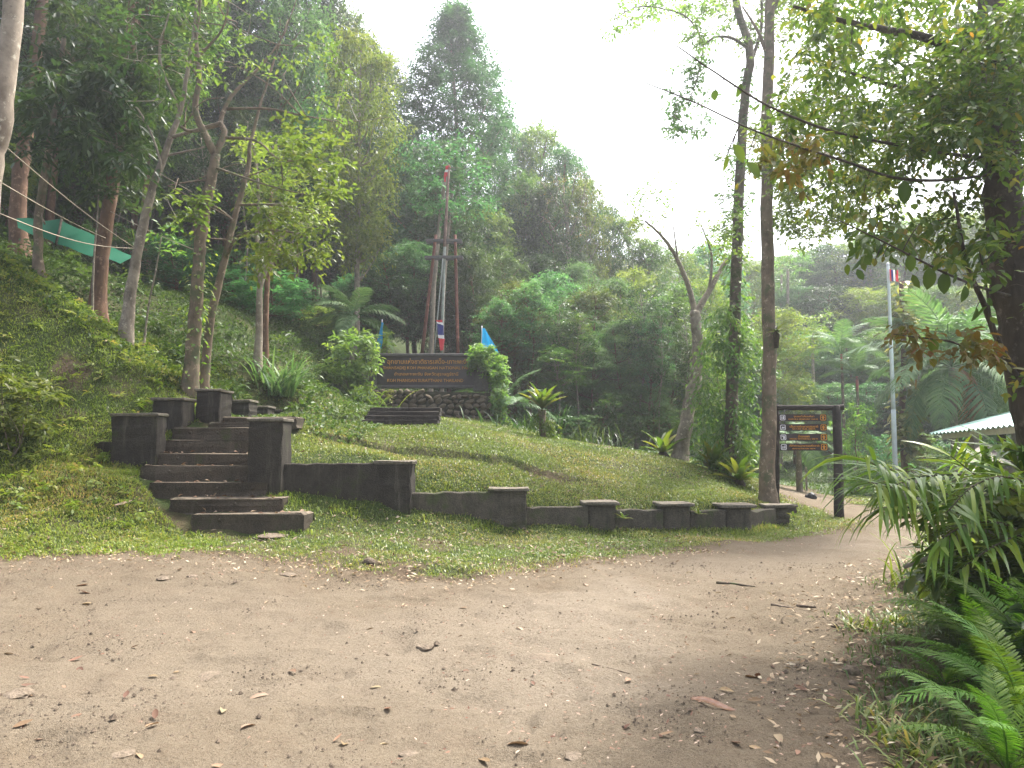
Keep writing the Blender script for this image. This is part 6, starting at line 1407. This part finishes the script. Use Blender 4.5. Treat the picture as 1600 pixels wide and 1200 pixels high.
scatter_blades('bank_grass', 'lush grass and small weeds covering the steep left bank', 230000, (-14, -4.0), (9.2, 19.5), lambda x, y: off_path(x, y) * (1 - bare(x + 50, y) * .8) * vis(x, y) * (x < -3.6 - (y - 9.6) * .30), .105, .016, 'bankgrass', 303, 1.0, .8)
scatter_blades('slope_cover', 'low leafy ground cover on the shaded slope under the left trees', 120000, (-26, -3), (15.5, 40), lambda x, y: vis(x, y) * (1 - bare(x, y + 40) * .6) * np.where(y < 27, 1, .45), .20, .055, 'cover', 304, .7, .9, 'ground cover')
scatter_blades('lawn_grass', 'mown grass beside the path beyond the trail sign', 70000, (7, 24), (15.5, 40), lambda x, y: off_path(x, y) * vis(x, y) * np.where(y < 24, .9, .4), .08, .02, 'grass', 305)
scatter_blades('right_verge_grass', 'dark broad grass on the near right verge', 60000, (1.8, 7.5), (3.4, 9.5), lambda x, y: off_path(x, y) * (1 - bare(x + 9, y) * .9) * vis(x, y) * .5, .13, .013, 'cover', 306, 1.0, .7)
scatter_blades('woodland_floor_plants', 'leafy low plants on the floor of the wood behind the mound', 60000, (-4, 30), (25, 50), lambda x, y: off_path(x, y) * vis(x, y) * .5, .28, .07, 'cover', 307, .8, .9, 'ground cover')

def foot_line(x, y):
    P_ = np.array([pil_xy(k) for k in range(7)]); d = np.interp(x, P_[:, 0], P_[:, 1]) - y
    return np.exp(-((d - .34) / .13) ** 2) * ((x > P_[0, 0] - .5) & (x < P_[-1, 0] + .4)) * sstep(.35, .6, fbm(x * 2.2, y * 0 + 1, 2, 61))
scatter_blades('wall_foot_tufts', 'longer grass tufts growing against the foot of the retaining wall', 60000, (-4.5, 6.5), (12, 16.5), foot_line, .17, .016, 'bankgrass', 320, 1.2, .6)
scatter_blades('stair_foot_tufts', 'longer grass tufts growing against the stone steps', 26000, (-7.5, -2.6), (11.3, 15), lambda x, y: np.exp(-(seg_dist(x, y, STAIR_POLY) / .14) ** 2) * sstep(.35, .6, fbm(x * 2.5, y * 2.5, 2, 62)), .16, .016, 'bankgrass', 321, 1.2, .6)
# broad-leaved weeds on the bank
rg = np.random.default_rng(310); n = 380
x = rg.uniform(-12, -4.6, n); y = rg.uniform(11.2, 18.5, n); k_ = (x < -3.8 - (y - 9.6) * .32) & (vis(x, y) > 0) & (seg_dist(x, y, STAIR_POLY) > .25) & off_stairs(x, y); x, y = x[k_], y[k_]
mb = MB(); sprays(mb, rg, np.stack([x, y, zt(x, y) + .10], 1), tw=3, k=5, lt=.16, L=.10, W=.045, up=.8, droop=.4)
tag(mb.build('bank_weeds', M['bankgrass']), 'broad-leaved weeds scattered over the left bank', 'weeds', kind='stuff')
rg = np.random.default_rng(311); n = 260
x = rg.uniform(-24, -4, n); y = rg.uniform(17, 34, n)
mb = MB(); sprays(mb, rg, np.stack([x, y, zt(x, y) + .25], 1), tw=5, k=8, lt=.5, L=.19, W=.07, up=.6, droop=.3)
tag(mb.build('slope_shrubs', M['cover']), 'knee-high leafy undergrowth on the left slope', 'undergrowth', kind='stuff')

# ------------------------------------------------------------------ litter, stones, roots, small things
LITTER = [big_leaf_mesh(400 + k, 'fallen_leaf', M['litter'], 1, .42, c, 5) for k, c in enumerate((-.15, .2, -.3, .1, .3))]
rg = np.random.default_rng(402); cnt = 0
while cnt < 110:
    u, v = rg.uniform(0, 1420), 870 + 330 * rg.random() ** .8
    near_edge = u > 1100 or v < 960 or u < 250
    if not near_edge and rg.random() < .75: continue
    p = hit(u, v)
    if p[1] > 11: continue
    o = link('fallen_leaf', LITTER[int(rg.integers(5))], None, (p[0], p[1], p[2] + .012), (rg.uniform(-.4, .4), rg.uniform(-.25, .2), rg.uniform(0, 6.28)), rg.uniform(.05, .13))
    tag(o, 'dry brown fallen leaf lying on the bare dirt path', 'leaf', 'dry leaves scattered on the dirt path'); cnt += 1
p = hit(1115, 1108)
mb = MB(); nL = 14
for s in range(nL):
    pass
t_ = np.linspace(0, 1, nL); wd = .5 * np.sin(PI * np.clip(t_ * .9 + .07, 0, 1)) ** .6 * .055
V = []
for t0, w in zip(t_, wd):
    for a in np.linspace(-2.0, 2.0, 7): V.append((t0 * .26 - .13, math.sin(a) * w * .75, .03 - math.cos(a) * w * .6 + .012 * math.sin(t0 * 5)))
i = (np.arange(nL - 1)[:, None] * 7 + np.arange(6)[None]).ravel(); mb.add(V, np.stack([i, i + 1, i + 8, i + 7], 1), None, np.repeat(rg.random(nL), 7))
o = mb.build('curled_leaf', M['pinkleaf']); o.location = (p[0], p[1], p[2] + .005); o.rotation_euler = (.1, .05, -.55)
tag(o, 'large curled pinkish-orange dry leaf lying alone on the path', 'leaf')
p = hit(178, 797); o = link('curled_leaf', LITTER[2], None, (p[0], p[1], p[2] + .07), (.3, 0, .4), .24); o.data = LITTER[2].copy(); o.data.materials[0] = M['pinkleaf']; tag(o, 'orange-red fallen leaf on the grass left of the lower steps', 'leaf')

def litter_mass(name, label, n, xr, yr, dens, L, seed):
    rng = np.random.default_rng(seed); x = rng.uniform(*xr, n); y = rng.uniform(*yr, n); k = rng.random(n) < dens(x, y); x, y = x[k], y[k]; m = len(x)
    a = rng.uniform(0, 2 * PI, m); D_ = np.stack([np.cos(a), np.sin(a), rng.normal(size=m) * .25], 1); mb = MB()
    leaf_quads(mb, np.stack([x, y, zt(x, y) + .012 + rng.random(m) * .02], 1), D_, np.stack([rng.normal(size=m) * .4, rng.normal(size=m) * .4, np.ones(m)], 1), L * rng.uniform(.4, 1.3, m), L * .38, rng.random(m), droop=-.1 + .0)
    tag(mb.build(name, M['litter']), label, 'leaf litter', kind='stuff')
litter_mass('grass_leaf_litter', 'small dry leaves strewn in the grass of verge and mound', 15000, (-8.5, 9), (8.6, 22), lambda x, y: off_path(x, y) * vis(x, y) * (.25 + .75 * sstep(.45, .62, fbm(x * .8, y * .8, 3, 67))), .08, 411)
litter_mass('edge_leaf_litter', 'crumbled dry leaves along the edges of the path', 16000, (-8, 6.5), (3.2, 12), lambda x, y: np.exp(-(path_sd(x, y) / .45) ** 2) * vis(x, y), .06, 412)
litter_mass('path_debris', 'tiny leaf scraps and bits scattered over the path', 20000, (-6.5, 7), (3.0, 12.5), lambda x, y: (path_sd(x, y) > 0) * vis(x, y) * (.10 + .9 * sstep(.52, .66, fbm(x * .9, y * .9, 3, 55))) * (.3 + .7 * np.exp(-path_sd(x, y) / 1.2)), .032, 413)
# grit and pebbles as one mass
rg = np.random.default_rng(420); n = 60000
x = rg.uniform(-6, 5.5, n); y = 3 + 7.5 * rg.random(n) ** 1.4; k_ = (path_sd(x, y) > -.2) & (rg.random(n) < .12 + .88 * sstep(.48, .66, fbm(x * 1.3, y * 1.3, 3, 56))); x, y = x[k_], y[k_]; m = len(x)
r = .0040 * np.exp(rg.normal(size=m) * .55); c = np.stack([x, y, zt(x, y) + r * .3], 1)
octa = np.array([(1, 0, 0), (0, 1, 0), (-1, 0, 0), (0, -1, 0), (0, 0, .8), (0, 0, -.5)]); V = c[:, None] + octa[None] * r[:, None, None] * rg.uniform(.6, 1.4, (m, 6, 1))
mb = MB(); mb.add(V.reshape(-1, 3), None, (np.arange(m)[:, None, None] * 6 + np.array([(0, 1, 4), (1, 2, 4), (2, 3, 4), (3, 0, 4)])[None]).reshape(-1, 3), np.repeat(rg.random(m), 6))
tag(mb.build('path_grit', M['grit'], smooth=False), 'sandy grit and small crumbs of earth on the path', 'grit', kind='stuff')

def rock(label, p, s, seed, mat='rock', name='rock', cat='rock', group=None):
    rng = np.random.default_rng(seed); import bmesh
    bm = bmesh.new(); bmesh.ops.create_icosphere(bm, subdivisions=2, radius=1)
    for v in bm.verts:
        c = v.co; k = .78 + .5 * float(vnoise(np.array([c.x * 1.4 + seed * 3.1]), np.array([c.y * 1.4 + c.z * 1.9]), seed)[0]); v.co = Vector((c.x * s[0] * k, c.y * s[1] * k, c.z * s[2] * k))
    me = bpy.data.meshes.new(name); bm.to_mesh(me); bm.free(); me.materials.append(M[mat])
    return tag(link(name, me, None, (p[0], p[1], p[2] + s[2] * .25), (0, 0, rng.uniform(0, 6))), label, cat, group)
for k, (u, v, w, h, lab) in enumerate(((577, 880, 13, 9, 'rounded brown stone half buried in the grass at the path edge'), (1330, 1055, 22, 18, 'reddish brown stone on the right verge, nearest the path'), (1405, 1050, 18, 14, 'reddish stone beside the small dark fern'), (1333, 1070, 10, 7, 'small grey stone against the reddish brown stone'), (1305, 980, 9, 7, 'pale grey pebble at the right edge of the path'), (1395, 1095, 16, 8, 'flat dark stone under the small dark fern'), (1420, 925, 24, 18, 'dark stone under the bush where the path bends'), (1370, 1035, 14, 9, 'brown clod between the two reddish stones'),
                                         (900, 1183, 26, 8, 'flat grey stone sunk in the dirt at the bottom of the photo'), (850, 1030, 36, 9, 'wide yellowish rock sunk in the middle of the path'), (330, 1058, 40, 9, 'low crumbly dark clod in the left of the path'), (30, 1085, 32, 12, 'dark earth clump at the left edge of the path'), (300, 902, 14, 8, 'dark clod on the left part of the path near the grass'), (450, 900, 22, 9, 'broken clod of soil where the path meets the grass'), (665, 1012, 20, 9, 'small cracked clod in the centre left of the path'), (430, 838, 40, 9, 'flat grey stone in front of the lowest step'), (640, 1180, 24, 9, 'pale half-sunk stone at the bottom centre of the path'), (190, 1180, 30, 9, 'grey half-sunk stone low at the left of the path'), (1100, 1140, 24, 6, 'dark flat clod below the curled pinkish leaf'), (255, 905, 16, 8, 'small clod left of the dark clod near the grass'))):
    p = hit(u, v); q = px(p[1]); rock(lab, p, (w * q * .7, w * q * .6, h * q * (.75 if k < 8 else .45)), 500 + k, 'clod' if k >= 8 or k == 4 else 'stone')
p = hit(1268, 779); rock('small rounded black lump lying on the far path behind the trail sign', p, (.15, .10, .11), 560, 'black', 'black_lump', 'lump')
for k, (pts, lab) in enumerate((([(1120, 912), (1150, 914), (1180, 918)], 'short exposed root across the path where it bends'), ([(1205, 946), (1240, 952), (1268, 958)], 'crooked root lying at the right of the path'), ([(1245, 948), (1275, 950)], 'short dark stick beside the crooked root'), ([(925, 1040), (960, 1048), (985, 1055)], 'thin stick lying on the middle of the path'), ([(1240, 1042), (1290, 1054), (1310, 1050)], 'twig among the fallen leaves at the right path edge'), ([(395, 842), (420, 848)], 'thin stick in front of the lowest step'))):
    mb = MB(); P = smooth_poly([hit(u, v) + (0, 0, .008) for u, v in pts], 6); r0 = (.02, .012, .018, .007, .009, .012)[k]; tube(mb, P, np.linspace(r0, r0 * .4, len(P)), 7, wob=.2, rng=rs)
    tag(mb.build('exposed_root' if k < 2 else 'stick', M['twig'] if k else M['bark_mossy']), lab, 'root' if k < 2 else 'stick')
# leaves on the step treads
mb = MB(); rg = np.random.default_rng(430)
for (u0, u1, v0, v1, D) in STEPS[:5]:
    n = 14; c = np.array([at(rg.uniform(u0 + 6, u1 - 6), v0, D) + (0, rg.uniform(.05, .3), .012) for _ in range(n)]); leaf_quads(mb, c, np.stack([rg.normal(size=n), rg.normal(size=n), rg.normal(size=n) * .2], 1), np.tile((0, 0, 1.0), (n, 1)) + rg.normal(size=(n, 3)) * .3, .11, .05, rg.random(n))
tag(mb.build('step_leaf_litter', M['litter']), 'dry leaves lying on the treads of the stone steps', 'leaf litter', kind='stuff')

# ------------------------------------------------------------------ green net, ropes, small far objects
nt_ = thing('shade_net', 'green shade net stretched between the trunks on the left slope', 'net', tuple(at(120, 380, 21)))
mb = MB(); cloth(mb, [at(26, 341, 21.5), at(95, 344, 21.2), at(88, 381, 20.6), at(28, 356, 21.0)], 8, 8, .04, 1.2, 1); world_child(mb.build('panel', M['net']), nt_)
mb = MB(); cloth(mb, [at(95, 344, 21.2), at(212, 402, 21.6), at(188, 413, 20.8), at(88, 381, 20.6)], 14, 8, .05, 1.3, 2); world_child(mb.build('panel', M['net']), nt_)
mb = MB(); P = np.array([at(96, 343, 21.2), at(92, 362, 20.9), at(88, 382, 20.6)]); tube(mb, P, .035, 6); world_child(mb.build('seam_pole', M['bark_dark']), nt_)
for lab, a_, b_, sag in (('long pale rope slanting above the green net', (5, 226, 10.6), (210, 387, 16.4), 6), ('pale rope slanting from the left trunk in front of the green net', (-4, 282, 10.5), (165, 372, 18.8), 4), ('lowest pale rope crossing the green net to the grey leaning trunk', (-2, 333, 10.5), (210, 388, 16.4), 12), ('thin rope from the thick brown trunk towards the forked tree', (172, 330, 18.9), (316, 395, 16.2), 4), ('faint rope high between the left trees', (160, 210, 19), (300, 300, 16.3), 5)):
    mb = MB(); A, B_ = at(*a_), at(*b_); t = np.linspace(0, 1, 14)[:, None]; P = A * (1 - t) + B_ * t - np.array((0, 0, 1.0)) * (np.sin(t * PI) * sag * px(14)); tube(mb, P, .008, 5)
    tag(mb.build('rope', M['rope']), lab, 'rope', 'ropes strung between the left trees')
for k, (u, v0, v1, D, lab) in enumerate(((1334, 730, 776, 27, 'white weathered fence post right of the trail sign'), (1257, 730, 772, 27, 'thin grey stake beside the far path, seen under the direction boards'), (1420, 742, 790, 24, 'pale stone gate post behind the cane fronds'))):
    g = ground(u, D); mb = MB(); h = at(u, v0, D)[2] - g[2]; w = (.14, .06, .5)[k]
    rounded_prism(mb, (0, 0, -.1), w, w, h + .1, .015, 3, .01); o = mb.build('fence_post', M['cement'] if k != 1 else M['bark_grey'], smooth=False); o.location = g; tag(o, lab, 'post')

# ------------------------------------------------------------------ haze
mb = MB(); box(mb, (0, 65, 23), (256, 160, 62))
m = bpy.data.materials.new('pale_haze'); m.use_nodes = True; N = m.node_tree.nodes; N.clear()
out = N.new('ShaderNodeOutputMaterial'); vol = N.new('ShaderNodeVolumePrincipled'); vol.inputs['Density'].default_value = 0.0015; vol.inputs['Color'].default_value = (.93, .96, 1.0, 1); vol.inputs['Anisotropy'].default_value = 0.6
m.node_tree.links.new(vol.outputs[0], out.inputs['Volume'])
hz = mb.build('haze', m, smooth=False); hz['kind'] = 'stuff'; hz['label'] = 'thin pale haze filling the air'; hz['category'] = 'haze'
